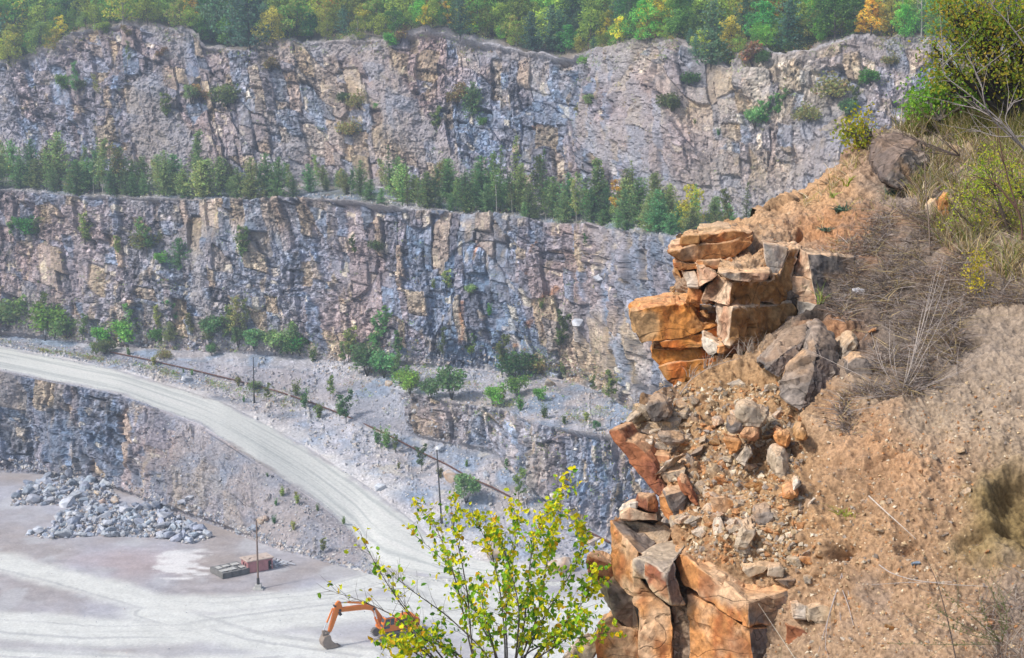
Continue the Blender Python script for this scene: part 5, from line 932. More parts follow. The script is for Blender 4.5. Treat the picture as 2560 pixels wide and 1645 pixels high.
# x forward, y left side of the machine (towards the camera), z up
YS = 1
for sgn in (-1, 1):
    bm = MB(); y0, y1 = sgn * 1.18 - .3, sgn * 1.18 + .3
    prism(bm, [(-2.15, .55), (-1.95, .22), (-1.7, .05), (1.7, .05), (1.95, .22), (2.15, .55), (2.0, .82), (1.75, .95), (-1.75, .95), (-2.0, .82)], y0, y1)
    tr = part(bm, 'crawler_track', M_TRK, EX, .03)
    bm = MB()
    for k in range(26):
        t = -1.75 + 3.5 * k / 25; bx(bm, (t, sgn * 1.18, .965), (.06, .62, .05)); bx(bm, (t, sgn * 1.18, .03), (.06, .62, .05))
    for sx in (-1, 1):
        for k in range(5):
            a_ = -1.2 + .6 * k; bx(bm, (sx * (1.78 + .42 * math.cos(a_)), sgn * 1.18, .5 + .47 * math.sin(a_)), (.06, .62, .06), Matrix.Rotation(-a_ * sx, 3, 'Y'))
    part(bm, 'track_shoes', M_TRK, tr)
    bm = MB(); bx(bm, (0, sgn * 1.50, .5), (3.0, .06, .42)); part(bm, 'side_frame', M_BLK, tr)
    for xx in (-1.65, 1.65, -.8, 0, .8):
        bm = MB(); rr_ = .36 if abs(xx) > 1 else .14; cyl(bm, (xx, sgn * 1.46, .5 if abs(xx) > 1 else .25), (xx, sgn * 1.54, .5 if abs(xx) > 1 else .25), rr_, None, 14); part(bm, 'track_wheel', M_STL, tr)
bm = MB(); bx(bm, (0, 0, .62), (2.2, 1.7, .35)); cyl(bm, (0, 0, .75), (0, 0, 1.08), .75, None, 20); part(bm, 'undercarriage', M_BLK, EX, .02)
bm = MB(); prism(bm, [(1.55, 1.08), (1.55, 1.42), (.4, 1.5), (.4, 1.95), (-3.0, 2.0), (-3.0, 1.08)], -1.35, 1.35); body = part(bm, 'body', M_OR, EX, .05)
bm = MB(); prism(bm, [(-2.6, 1.12), (-3.3, 1.12), (-3.62, 1.35), (-3.62, 2.15), (-3.3, 2.38), (-2.6, 2.38)], -1.38, 1.38); part(bm, 'counterweight', M_OR, EX, .09)
bm = MB(); prism(bm, [(-.6, 2.0), (-.6, 2.25), (-2.55, 2.42), (-2.55, 1.98)], -1.25, .35); hood = part(bm, 'engine_hood', M_OR, EX, .06)
bm = MB(); cyl(bm, (-1.9, -.4, 2.35), (-1.9, -.4, 2.95), .09); part(bm, 'exhaust_pipe', M_BLK, hood)
bm = MB(); bx(bm, (-1.6, .9, 2.06), (1.6, .75, .1)); part(bm, 'walkway', M_BLK, EX)
bm = MB()
for k in range(5): bx(bm, (-.9 - .42 * k, 1.30, 2.25), (.04, .04, .5))
bx(bm, (-1.75, 1.30, 2.5), (1.75, .045, .045)); part(bm, 'handrail', M_BLK, EX)
bm = MB(); prism(bm, [(1.62, 1.45), (1.55, 2.2), (1.25, 2.92), (.0, 2.98), (-.12, 2.9), (-.12, 1.45)], .42, 1.34); cab = part(bm, 'cab', M_OR, EX, .05)
for pts, yy in [([(1.45, 1.95), (1.16, 2.78), (.66, 2.8), (.66, 1.95)], 1.36), ([(.56, 1.95), (.56, 2.8), (.05, 2.82), (.05, 1.95)], 1.36), ([(1.5, 1.55), (1.46, 1.88), (.66, 1.88), (.66, 1.55)], 1.36)]:
    bm = MB(); prism(bm, pts, yy - .03, yy); part(bm, 'window', M_GLS, cab)
bm = MB(); q = [bm.verts.new(p) for p in ((1.60, .52, 1.75), (1.60, 1.24, 1.75), (1.33, 1.24, 2.80), (1.33, .52, 2.80))]; bm.faces.new(q); q2_ = bmesh.ops.extrude_face_region(bm, geom=bm.faces[:]); bmesh.ops.translate(bm, vec=(.04, 0, .015), verts=[v_ for v_ in q2_['geom'] if isinstance(v_, bmesh.types.BMVert)]); part(bm, 'windscreen', M_GLS, cab)
bm = MB(); bx(bm, (.6, .88, 3.0), (1.3, .8, .06)); part(bm, 'cab_roof', M_LGR, cab, .02)
bm = MB(); prism(bm, [(.75, 1.25), (1.15, 1.15), (2.15, 3.35), (2.75, 3.95), (3.6, 4.18), (6.95, 4.42), (7.2, 4.6), (7.1, 4.86), (6.75, 4.92), (4.2, 4.86), (2.75, 4.62), (2.05, 4.15), (1.2, 2.9)], -.26, .26); boom = part(bm, 'boom', M_OR, EX, .04)
bm = MB(); cyl(bm, (2.35, -.3, 4.1), (2.35, .3, 4.1), .2, None, 14); cyl(bm, (7.0, -.3, 4.68), (7.0, .3, 4.68), .18, None, 14); part(bm, 'pivot_pin', M_BLK, boom)
for yy in (-.4, .4):
    bm = MB(); cyl(bm, (1.5, yy, 1.35), (2.0, yy, 2.75), .13); c_ = part(bm, 'boom_cylinder', M_OR, EX); bm = MB(); cyl(bm, (2.0, yy, 2.75), (2.38, yy, 3.95), .075); part(bm, 'piston_rod', M_CHR, c_)
bm = MB(); cyl(bm, (3.5, 0, 4.98), (5.9, 0, 5.50), .14, None, 12); bx(bm, (3.4, 0, 4.9), (.4, .3, .3)); c_ = part(bm, 'stick_cylinder', M_OR, EX); bm = MB(); cyl(bm, (5.9, 0, 5.50), (7.0, 0, 5.66), .085); part(bm, 'piston_rod', M_CHR, c_)
bm = MB(); prism(bm, [(6.85, 5.75), (7.15, 5.9), (7.5, 5.6), (7.75, 4.9), (8.62, 2.15), (8.4, 1.95), (8.15, 2.1), (7.3, 4.05), (6.72, 4.55), (6.65, 5.0)], -.2, .2); stick = part(bm, 'stick', M_OR, EX, .03)
bm = MB(); bx(bm, (7.0, 0, 4.25), (.34, .46, .6), Matrix.Rotation(.5, 3, 'Y')); cyl(bm, (7.65, -.24, 5.3), (7.65, .24, 5.3), .14, None, 12); part(bm, 'stick_bracket', M_BLK, stick)
bm = MB(); cyl(bm, (7.9, 0, 5.05), (8.75, 0, 3.3), .12, None, 12); c_ = part(bm, 'bucket_cylinder', M_OR, EX); bm = MB(); cyl(bm, (8.75, 0, 3.3), (9.2, 0, 2.35), .075); part(bm, 'piston_rod', M_CHR, c_)
bm = MB(); prism(bm, [(9.25, 2.4), (9.35, 2.2), (8.45, 1.8), (8.35, 2.0)], -.22, .22); prism(bm, [(9.1, 2.35), (9.4, 2.3), (9.35, 1.4), (9.1, 1.4)], -.2, .2); part(bm, 'bucket_link', M_STL, EX, .02)
bm = MB(); prism(bm, [(8.5, 1.75), (9.3, 1.65), (9.62, 1.0), (9.45, .35), (8.9, .02), (8.1, -.02), (7.35, .1), (7.95, .55), (8.35, 1.1)], -.62, .62); bk = part(bm, 'bucket', M_STL, EX, .03)
bm = MB()
for k in range(5): bx(bm, (7.28, -.5 + .25 * k, .08), (.34, .1, .09), Matrix.Rotation(.12, 3, 'Y'))
part(bm, 'bucket_teeth', M_STL, bk)

# the little pink hut, the concrete frame before it and the scrap behind
def ground_at(x, y): return np.array(Wz(np.array(float(x)), np.array(float(y)), np.array(0.02)))
M_PINK = plain('faded_pink_render', (.44, .20, .195), .9, 0, .4, 1.6, .2); M_ROOFC = plain('dusty_roof_slab', (.52, .42, .35), .95, 0, .3, 2, .3); M_DK = plain('interior_shade', (.025, .022, .022), .9); M_CONC = plain('old_concrete', (.46, .45, .42), .95, 0, .3, 1.5, .3); M_CONCD = plain('stained_concrete', (.17, .165, .155), .95, 0, .5, 2.5, .3); M_RUST = plain('rusty_steel', (.13, .06, .04), .85, .2, .4, 3); M_WOOD = plain('weathered_wood', (.17, .115, .085), .9, 0, .3, 4)
p0 = ground_at(641, 1424); hut = empty('hut', p0, R(33), 'low pink derelict hut with dark door openings on the pit floor', 'hut')
bm = MB()
for c_, s_ in [((-.15, -1.0, .85), (3.2, .16, 1.7)), ((1.75, -1.0, 1.55), (.6, .16, .3)), ((2.1, .9, .85), (.16, .9, 1.7)), ((2.1, -.75, .85), (.16, .5, 1.7)), ((2.1, 0, 1.55), (.16, 1.0, .3)), ((-1.7, -.72, .85), (.16, .4, 1.7)), ((-1.7, .15, .85), (.16, .3, 1.7)), ((-1.7, 1.05, .85), (.16, .6, 1.7)), ((-1.7, .1, 1.5), (.16, 2.3, .35)), ((.2, 1.35, .85), (3.9, .16, 1.7))]: bx(bm, c_, s_)
part(bm, 'wall', M_PINK, hut, .015)
bm = MB(); bx(bm, (.2, .15, 1.78), (4.3, 2.75, .16)); [bx(bm, (rs.uniform(-1.6, 2), rs.uniform(-1, 1.2), 1.88), (rs.uniform(.2, .8), rs.uniform(.2, .6), .08), Matrix.Rotation(rs.uniform(0, 3), 3, 'Z')) for _ in range(14)]; part(bm, 'roof', M_ROOFC, hut, .03)
bm = MB(); bx(bm, (.25, .2, .8), (3.5, 2.0, 1.5)); part(bm, 'shade_box', M_DK, hut)  # near-black box inside: shade behind the openings is put into its colour
p0 = ground_at(575, 1432); fr = empty('concrete_frame', p0, R(38), 'low dark concrete slab with square holes left of the pink hut', 'concrete slab')
bm = MB()
for k in range(4): bx(bm, (-1.95 + 1.3 * k, 0, .42), (.5, 4.0, .84))
for k in range(3): bx(bm, (0, -1.75 + 1.75 * k, .4), (4.38, .5, .8))
part(bm, 'foundation_beams', M_CONCD, fr, .02)
bm = MB()
for x, y, a, b in [(-1.3, -.9, 1.5, .9), (0, -.8, .9, 1.1), (1.3, .9, 1.2, 1.0), (-.2, .9, 1.0, .8), (-1.4, .8, .7, 1.2), (1.5, -.9, .8, .9)]: bx(bm, (x, y, .875), (a, b, .07))
part(bm, 'top_plates', M_CONC, fr, .01)
p0 = ground_at(694, 1414); sc_ = empty('scrap_heap', p0, R(20), 'grey heap of scrap plates and beams right of the pink hut', 'scrap heap')
bm = MB()
for k in range(16):
    bx(bm, (rs.uniform(-1.8, 1.8), rs.uniform(-.9, .9), rs.uniform(.1, .6)), (rs.uniform(1.0, 2.4), rs.uniform(.1, .5), .08), Matrix.Rotation(rs.uniform(-.5, .5), 3, 'Y') @ Matrix.Rotation(rs.uniform(0, 3.1), 3, 'Z'))
part(bm, 'bent_plates', M_LGR, sc_)
bm = MB()
for k in range(9): a_ = Vector((rs.uniform(-1.8, 1.8), rs.uniform(-.9, .9), rs.uniform(.1, .4))); cyl(bm, a_, a_ + Vector((rs.uniform(-1, 1), rs.uniform(-.8, .8), rs.uniform(.1, .9))), .06)
part(bm, 'steel_beams', M_BLK, sc_)
# poles
def pole(name, foot, top, label, base=True, mat=None, r0=.16):
    p = np.array(foot); dep = float(proj(p)[2]); pt = W(np.array(float(top[0])), np.array(float(top[1])), np.array(dep)); e = empty(name, p, 0, label, 'pole'); d = Vector(pt - p)
    bm = MB(); cyl(bm, (0, 0, -.2), d, r0, r0 * .6, 10); part(bm, 'pole_shaft', mat or M_WOOD, e)
    bm = MB(); cyl(bm, (0, 0, -.2), d * .16, r0 * 1.6, r0 * 1.3, 10); part(bm, 'pole_foot', M_BLK, e)
    if base:
        bm = MB(); bx(bm, (0, 0, .25), (.9, .9, .8)); bx(bm, (0, 0, 0), (1.5, 1.3, .3)); part(bm, 'concrete_base', M_CONC, e, .03)
    bm = MB(); bx(bm, d * .97, (.9, .1, .1)); part(bm, 'cross_arm', M_BLK, e) if name == 'none' else bm.free()
    return e
pole('utility_pole', ground_at(646, 1472), (641, 1302), 'tall wooden pole on a concrete base in front of the pink hut')
pole('utility_pole', on_quarry(636, 1008, segrow[1], segrow[SI['quarry_cliff']]), (633, 893), 'thin dark pole standing beside the upper haul road', False, M_BLK, .13)
pole('utility_pole', on_quarry(1107, 1318, segrow[1], segrow[SI['quarry_cliff']]), (1092, 1124), 'tall dark leaning pole behind the leafy shrub', True, M_BLK, .15)
pole('birch_pole', on_quarry(114, 852, segrow[1], segrow[SI['quarry_cliff']]), (112, 765), 'thin pale pole among the bushes at the left cliff foot', False, M_LGR, .1)
# the rusty pipe along the rubble
def pipe(pts, r_, label):
    P_ = [on_quarry(x, y, segrow[1], segrow[SI['quarry_cliff']]) + np.array([0, 0, .35]) for x, y in pts]; P_ = np.array(P_); t = np.linspace(0, len(P_) - 1, len(P_) * 5); P2 = np.stack([np.interp(t, np.arange(len(P_)), P_[:, k]) for k in range(3)], 1)
    L_ = Leaves(5); L_.tube(P2, r_, (.13, .07, .055), 8); return tag(new_mesh('pipe', np.concatenate(L_.tv), np.concatenate(L_.tf), M_RUST, None, True), label, 'pipe')
pipe([(275, 884), (350, 899), (420, 915), (490, 931), (560, 948), (630, 965), (700, 985), (780, 1012), (860, 1042), (960, 1086), (1060, 1138), (1120, 1168), (1170, 1197), (1230, 1226), (1275, 1248)], .13, 'long thin rusty pipe running down the rubble beside the haul road')
pipe([(1470, 1334), (1495, 1347), (1525, 1362)], .16, 'short rusty pipe lying by the crag base')
#STAGE5
# ------------------------------------------------------------------ near plants
M_NLEAF = attr_mat('near_leaf', .15, 30., 0, rough=.55, translucent=.5)
M_TWIG = attr_mat('twig_bark', .3, 60., .2, .003, .9)
M_GRASS = attr_mat('grass_blade', .2, 20., 0, rough=.8, translucent=.25)
def leaf_pair(L, cen, size, col, r, hang=0.0, asp=.62):
    """true leaf outline: two halves folded along the midrib"""
    cen = np.asarray(cen, float); n = len(cen); a = r.normal(size=(n, 3)); a[:, 2] -= hang; a /= np.linalg.norm(a, axis=1, keepdims=True)
    nn = r.normal(size=(n, 3)) * .8 + np.array([-.2, -.7, .55]); b = np.cross(nn, a); b /= np.linalg.norm(b, axis=1, keepdims=True); u = np.cross(a, b)
    sz = (np.asarray(size) * r.uniform(.6, 1.25, n))[:, None]; a = a * sz; b = b * sz * asp * .5; u = u * sz * .10
    v = np.stack([cen, cen + a * .3 + b + u, cen + a * .68 + b * .8 + u, cen + a * 1.0 - u, cen + a * .68 - b * .8 + u, cen + a * .3 - b + u], 1).reshape(-1, 3)
    k = np.arange(n)[:, None] * 6 + L.n; L.v.append(v); L.f.append(np.concatenate([k + [0, 1, 2, 3], k + [3, 4, 5, 0]])); L.n += 6 * n; L.c.append(np.repeat(np.broadcast_to(col, (n, 3)), 6, axis=0))
def wpts(pts, D): return W(np.array([p[0] for p in pts], float), np.array([p[1] for p in pts], float), np.broadcast_to(np.asarray(D, float), (len(pts),)))
def smooth_line(P_, n):
    P_ = np.asarray(P_); t = np.linspace(0, len(P_) - 1, n); k = np.arange(len(P_)); o = np.stack([np.interp(t, k, P_[:, j]) for j in range(3)], 1)
    for _ in range(2): o[1:-1] = (o[:-2] + 2 * o[1:-1] + o[2:]) / 4
    return o
# the leafy shrub in front of the pit
LV = Leaves(900); r = LV.r; TW = C(.14, .12, .11)
YL, YG_, GR_, OR_, DG_ = C(.98, .82, .02), C(.66, .74, .03), C(.32, .60, .04), C(.95, .52, .03), C(.13, .34, .03)
STEMS = [([(1105, 1645), (1040, 1560), (980, 1480), (930, 1395), (905, 1345)], 15.2, .6), ([(1180, 1645), (1160, 1540), (1140, 1450), (1105, 1350), (1075, 1290), (1045, 1262)], 15.8, 1.1), ([(1180, 1645), (1172, 1500), (1150, 1380), (1130, 1310), (1150, 1270)], 15.4, 1.), ([(1230, 1645), (1120, 1540), (1020, 1470), (985, 1440)], 15.0, .55), ([(1265, 1645), (1255, 1500), (1230, 1380), (1205, 1330), (1180, 1290)], 15.9, 1.2),
         ([(1290, 1645), (1312, 1560), (1320, 1450), (1330, 1370), (1350, 1300), (1390, 1250)], 15.3, 1.5), ([(1300, 1645), (1340, 1560), (1360, 1450), (1372, 1380), (1390, 1310), (1410, 1210)], 15.7, 1.6), ([(1270, 1645), (1262, 1540), (1280, 1430), (1290, 1340), (1285, 1270)], 16.1, 1.3), ([(1330, 1645), (1380, 1590), (1440, 1530), (1480, 1470), (1478, 1430)], 15.4, 1.3), ([(1300, 1640), (1380, 1600), (1470, 1592), (1520, 1580)], 15.0, .8), ([(1060, 1645), (1020, 1622), (985, 1612), (950, 1625)], 14.9, 1.1), ([(1080, 1640), (1000, 1545), (900, 1500), (822, 1476)], 15.1, .25),
         ([(1150, 1645), (1060, 1580), (1000, 1500), (955, 1420)], 15.6, .35), ([(1250, 1645), (1200, 1560), (1170, 1480), (1110, 1400), (1040, 1340)], 16.2, .9), ([(1310, 1645), (1360, 1540), (1430, 1430), (1460, 1370), (1450, 1310)], 16.0, 1.4), ([(1290, 1645), (1300, 1520), (1270, 1400), (1240, 1320)], 14.8, 1.), ([(1080, 1645), (1050, 1620), (1030, 1618), (1000, 1640)], 14.7, 1.1), ([(1340, 1645), (1400, 1610), (1440, 1570), (1470, 1540)], 14.8, 1.5), ([(1240, 1645), (1225, 1590), (1205, 1520), (1210, 1450)], 15.1, 1.2), ([(1160, 1645), (1120, 1620), (1060, 1600), (1020, 1560)], 15.0, 1.3)]
rootp = wpts([(1255, 1830)], 15.6)[0]
for pts, D_, dens in STEMS:
    Dv = np.linspace(15.5, D_, len(pts)) + np.r_[0, r.normal(size=len(pts) - 1) * .12]
    P_ = np.concatenate([rootp[None], wpts(pts, Dv)]); S_ = smooth_line(P_, 22); LV.tube(S_, np.linspace(.012, .0015, 22), TW, 5)
    leng = np.linalg.norm(np.diff(S_, axis=0), axis=1).sum(); nt_ = int(leng / .062 * (.6 + .4 * min(dens, 1)))
    for k in range(nt_):
        t = .24 + .76 * (k + r.random()) / nt_; i_ = t * 21; j = min(int(i_), 20); p = S_[j] + (S_[j + 1] - S_[j]) * (i_ - j); d = S_[j + 1] - S_[j]; d = d / np.linalg.norm(d)
        l = r.uniform(.10, .42) * (1.15 - .55 * t); e = d * .75 + r.normal(size=3) * .55 + np.array([0, 0, .25]); e = p + e / np.linalg.norm(e) * l
        LV.tube([p, (p + e) / 2 + r.normal(size=3) * .01, e], [.0028, .002, .001], TW, 3)
        x_, y_, _ = proj(e); m = r.poisson(4.3 * dens * (1.25 if x_ > 1200 else .95))
        if m == 0: continue
        u = r.uniform(.2, 1.08, (m, 1)); pl = p + (e - p) * u + r.normal(size=(m, 3)) * .018
        wy_ = np.clip(.36 + .34 * sst(1420, 1260, y_) + .3 * sst(1080, 950, x_) + .2 * sst(1560, 1640, y_), 0, .9)
        q = r.random(m); cc = np.where((q < wy_ * .62)[:, None], YL, np.where((q < wy_)[:, None], YG_, np.where((q < wy_ + .05)[:, None], OR_, np.where((q < wy_ + .05 + .6 * (.95 - wy_))[:, None], GR_, np.where((r.random(m) < .5)[:, None], DG_, YG_))))) * r.uniform(.75, 1.15, (m, 1))
        leaf_pair(LV, pl, .064, cc, r, .5)
sh = empty('leafy_shrub', rootp, 0, 'sparse yellow green leafy shrub in front of the pit at the bottom centre', 'shrub')
def rooted(L, e, crown, wood, lmat=None, wmat=None):
    o_ = np.array(e.location)
    for lst in (L.v, L.tv):
        for k in range(len(lst)): lst[k] = lst[k] - o_
    for nm, me_ in ((crown, L.crown_mesh(crown, lmat or M_NLEAF) if L.v else None), (wood, L.wood_mesh(wood, wmat or M_TWIG) if L.tv else None)):
        if me_: o = bpy.data.objects.new(nm, me_); COL.objects.link(o); o.parent = e
rooted(LV, sh, 'leaves', 'stems')

# leafy masses measured as ellipses in depth, with a branch to each
def leafy(name, label, cat, root, rootD, ells, D_, dD, size, cols, dens, seed, wood=TW, rw=.03, hang=.2):
    L = Leaves(seed); r = L.r; rp = wpts([root], rootD)[0]
    for (x, y, rx, ry) in ells:
        n = max(3, int(rx * ry * dens / 14)); Dc = D_ + r.normal() * dD * .4; cc = wpts([(x, y)], Dc)[0]; mid_ = (rp + cc) / 2 + r.normal(size=3) * .12 + [0, 0, .1]
        bl = smooth_line([rp, mid_, cc], 9); L.tube(bl, np.linspace(rw, rw * .2, 9), wood, 5)
        for k in range(n):
            a = r.uniform(0, 6.28); q = r.random() ** .6; X_, Y_ = x + rx * q * math.cos(a), y + ry * q * math.sin(a); p = wpts([(X_, Y_)], Dc + r.normal() * dD)[0]
            b0 = bl[r.integers(5, 9)]; L.tube([b0, (b0 + p) / 2 + r.normal(size=3) * .04, p], [rw * .16, rw * .1, .002], wood, 3)
            m = int(r.integers(8, 16)); sp = size * 1.9; cl = cols[r.integers(len(cols))]
            leaf_pair(L, p + r.normal(size=(m, 3)) * sp, size, cl * r.uniform(.7, 1.2, (m, 1)), r, hang, .6)
    e = empty(name, rp, 0, label, cat); rooted(L, e, 'leaves', 'branches'); return e
OKL = [C(.33, .38, .03), C(.42, .38, .035), C(.22, .34, .035), C(.48, .36, .045), C(.28, .38, .03)]; OKG = [C(.20, .44, .05), C(.30, .52, .05), C(.17, .36, .05)]
ok = leafy('oak_tree', 'olive green oak with dark limbs in the upper right corner', 'tree', (2556, 330), 21.6, [(2440, 30, 95, 50), (2370, 15, 40, 30), (2385, 85, 55, 36), (2350, 160, 50, 36), (2335, 120, 30, 20), (2470, 105, 80, 40), (2430, 190, 85, 26), (2520, 40, 60, 55), (2510, 175, 60, 30), (2555, 110, 40, 80), (2370, 205, 34, 34), (2420, 140, 50, 26), (2600, 60, 60, 90), (2620, 180, 60, 50), (2480, 60, 60, 40), (2540, 220, 40, 25)], 21.4, .6, .05, OKL, .22, 910, C(.05, .042, .036), .055)
leafy('green_shrub', 'bright green shrub at the left foot of the oak', 'shrub', (2350, 300), 22.0, [(2345, 205, 36, 26), (2315, 240, 40, 24), (2285, 272, 32, 14), (2360, 250, 36, 22), (2300, 255, 30, 18), (2460, 235, 50, 18), (2400, 232, 50, 18)], 22.1, .3, .055, OKG, .4, 911)
leafy('yellow_shrub', 'small bright yellow shrub on the ridge left of the grass', 'shrub', (2150, 362), 21.9, [(2125, 335, 24, 22), (2140, 350, 18, 14), (2155, 305, 14, 22), (2110, 325, 12, 10), (2150, 330, 14, 20)], 21.8, .15, .05, [C(.62, .50, .03), C(.42, .44, .04), C(.28, .36, .04)], .6, 912)
leafy('broom_shrub', 'yellow green broom shrub in the dry grass at the right edge', 'shrub', (2545, 640), 18.4, [(2470, 400, 44, 34), (2455, 445, 40, 30), (2400, 478, 45, 12), (2430, 500, 40, 14), (2480, 470, 60, 36), (2490, 530, 70, 32), (2540, 470, 40, 50), (2385, 520, 34, 8), (2370, 562, 24, 6), (2540, 560, 36, 26), (2440, 555, 36, 14), (2520, 420, 36, 26)], 18.6, .4, .03, [C(.42, .54, .04), C(.56, .60, .05), C(.32, .46, .04), C(.66, .58, .06)], .24, 913, C(.10, .075, .06), .018)
leafy('mustard_shrub', 'small mustard yellow shrub standing in the grey brush', 'shrub', (2462, 760), 17.2, [(2445, 655, 20, 24), (2440, 690, 24, 26), (2448, 715, 18, 14)], 17.3, .12, .028, [C(.68, .54, .04), C(.75, .60, .05), C(.50, .50, .05)], .5, 914, TW, .012)
# blade plants
def blades(n, base_fn, h0, h1, width, cols, seed, lean=.35, curve=.5, out=None):
    L = out or Leaves(seed); r = np.random.default_rng(seed); V, Fc, Cc = [], [], []; k0 = L.n
    B_ = np.array([base_fn(r) for _ in range(n)]); n = len(B_); h = r.uniform(h0, h1, n)[:, None]; d = np.c_[r.normal(size=(n, 2)) * lean, np.ones(n)]; d /= np.linalg.norm(d, axis=1, keepdims=True)
    bend = np.c_[r.normal(size=(n, 2)) * curve, -np.abs(r.normal(size=n)) * curve * .5]; sd = np.cross(d, r.normal(size=(n, 3))); sd /= np.linalg.norm(sd, axis=1, keepdims=True); sd = sd * width * r.uniform(.6, 1.2, (n, 1))
    ps = [B_ + d * h * t + bend * h * t * t for t in (-.05, .35, .7, 1.)]; ws = [1, .9, .65, .15]
    v = np.stack([q for p, w_ in zip(ps, ws) for q in (p - sd * w_, p + sd * w_)], 1).reshape(-1, 3); k = np.arange(n)[:, None] * 8 + k0
    L.v.append(v); L.f.append(np.concatenate([k + [0, 1, 3, 2], k + [2, 3, 5, 4], k + [4, 5, 7, 6]])); L.n += 8 * n
    cc = np.array(cols)[r.integers(0, len(cols), n)] * r.uniform(.7, 1.2, (n, 1)); L.c.append(np.repeat(cc, 8, axis=0)); return L
def region(poly, clump=0.0, cs=26.):
    xs = [p[0] for p in poly]; ys = [p[1] for p in poly]
    def f(r):
        while True:
            x, y = r.uniform(min(xs), max(xs)), r.uniform(min(ys), max(ys))
            if inside(poly, x, y) and (clump == 0 or vn(np.array([[x / cs, y / cs, 3.]]))[0] > clump * 1.6 - .8 * r.random()): return on_hill(x, y)
    return f
STRAW, PALEST, GREYST, OLIVEG, GRNG, BRNG = C(.55, .42, .22), C(.62, .53, .38), C(.30, .255, .23), C(.30, .28, .07), C(.22, .27, .06), C(.25, .165, .11)
L = Leaves(920)
blades(7500, region([(2230, 325), (2330, 285), (2420, 240), (2560, 215), (2700, 205), (2700, 430), (2560, 420), (2420, 370), (2330, 345)], .35), .22, .55, .006, [OLIVEG, OLIVEG, STRAW, GRNG, PALEST], 921, .25, .4, L)
blades(1500, region([(2330, 262), (2560, 205), (2700, 200), (2700, 260), (2560, 262), (2400, 300)], 0), .3, .75, .006, [OLIVEG, GRNG, STRAW], 922, .22, .35, L)
blades(8500, region([(2290, 400), (2420, 370), (2700, 410), (2700, 730), (2480, 690), (2380, 640), (2280, 560), (2250, 480)], .3), .15, .42, .0055, [STRAW, STRAW, OLIVEG, PALEST, BRNG, GRNG, GREYST], 923, .3, .45, L)
blades(500, region([(1990, 495), (2120, 400), (2200, 332), (2330, 300), (2330, 330), (2210, 360), (2130, 430), (2010, 520)], .2), .06, .22, .005, [STRAW, PALEST, OLIVEG], 924, .4, .5, L)
tag(L.one_mesh and bpy.data.objects.new('dry_grass', L.crown_mesh('dry_grass', M_GRASS)), 'tall straw and olive grass covering the upper right of the ridge', 'grass', None, 'stuff'); COL.objects.link(bpy.data.objects['dry_grass'])
L = Leaves(930); BRUSHP = [(2045, 640), (2150, 565), (2280, 500), (2400, 640), (2560, 700), (2700, 700), (2700, 770), (2430, 770), (2400, 890), (2270, 1010), (2180, 1005), (2135, 1105), (2100, 1085), (2112, 1000), (2180, 960), (2190, 880), (2110, 820), (2050, 760)]
blades(15000, region(BRUSHP, .3, 34.), .07, .26, .0045, [GREYST, GREYST, C(.21, .17, .155), C(.40, .34, .30), BRNG, STRAW * .8], 931, 1.1, .7, L)
blades(700, region([(2440, 1480), (2700, 1440), (2700, 1700), (2460, 1700)], .2), .1, .35, .004, [GREYST, C(.38, .32, .26), BRNG], 932, .8, .6, L)
blades(260, region([(1990, 560), (2240, 470), (2260, 560), (2060, 640)], .3), .05, .18, .004, [STRAW, GREYST, OLIVEG], 933, .5, .5, L)
o = bpy.data.objects.new('dry_brush', L.crown_mesh('dry_brush', M_GRASS)); COL.objects.link(o); tag(o, 'tangled grey brown dead brush matted over the middle of the slope', 'brush', None, 'stuff')
# single tufts and rosettes
def tuft(name, label, cat, x, y, n, h0, h1, w_, cols, seed, lean=.5, spread=.06, curve=.5):
    b_ = on_hill(x, y); L = blades(n, lambda r: b_ + np.r_[r.normal(size=2) * spread, 0] * 1., h0, h1, w_, cols, seed, lean, curve); o_ = np.array(b_)
    for k in range(len(L.v)): L.v[k] = L.v[k] - o_
    o = bpy.data.objects.new(name, L.crown_mesh(name, M_GRASS)); COL.objects.link(o); o.location = b_; return tag(o, label, cat)
BGR = [C(.09, .16, .11), C(.13, .20, .13), C(.07, .12, .09)]
tuft('rosette_plant', 'blue green leafy rosette on the sandy slope above the crag', 'plant', 2108, 535, 60, .08, .17, .014, BGR, 940, 1.0, .05); tuft('rosette_plant', 'smaller dark rosette near the crag top hole', 'plant', 2070, 590, 34, .05, .1, .012, BGR, 941, 1.0, .03); tuft('grass_tuft', 'dark green grass tuft under the grey ridge outcrop', 'grass', 2225, 470, 50, .1, .22, .006, BGR, 942, .7, .04)
tuft('grass_tuft', 'bright green blades on the sandy ridge crest', 'grass', 2118, 462, 14, .12, .26, .008, [C(.30, .40, .05), C(.42, .42, .06)], 943, .35, .02); tuft('grass_tuft', 'second bright green tuft lower on the sandy ridge', 'grass', 2082, 495, 12, .08, .2, .007, [C(.26, .40, .06)], 944, .5, .02)
tuft('grass_tuft', 'thin green spike in front of the pink stained pillar', 'grass', 2052, 765, 16, .15, .34, .006, [C(.24, .36, .07), C(.4, .42, .12)], 945, .15, .02)
for k, (x, y, n) in enumerate([(2240, 720, 60), (2330, 800, 90), (2370, 850, 110), (2320, 880, 80), (2180, 640, 50), (2290, 650, 60)]): tuft('grass_tuft', ['grey tuft of dead grass above the white scrap', 'brown drooping dead tuft left of the olive tinged one', 'olive tinged drooping dead tuft on the brush edge', 'low brown dead tuft below the drooping ones', 'pale dead tuft at the left of the brush', 'straw tuft in the upper brush'][k], 'grass', x, y, n, .14, .34, .004, [GREYST, BRNG, C(.33, .27, .13)], 950 + k, .6, .05, .8)
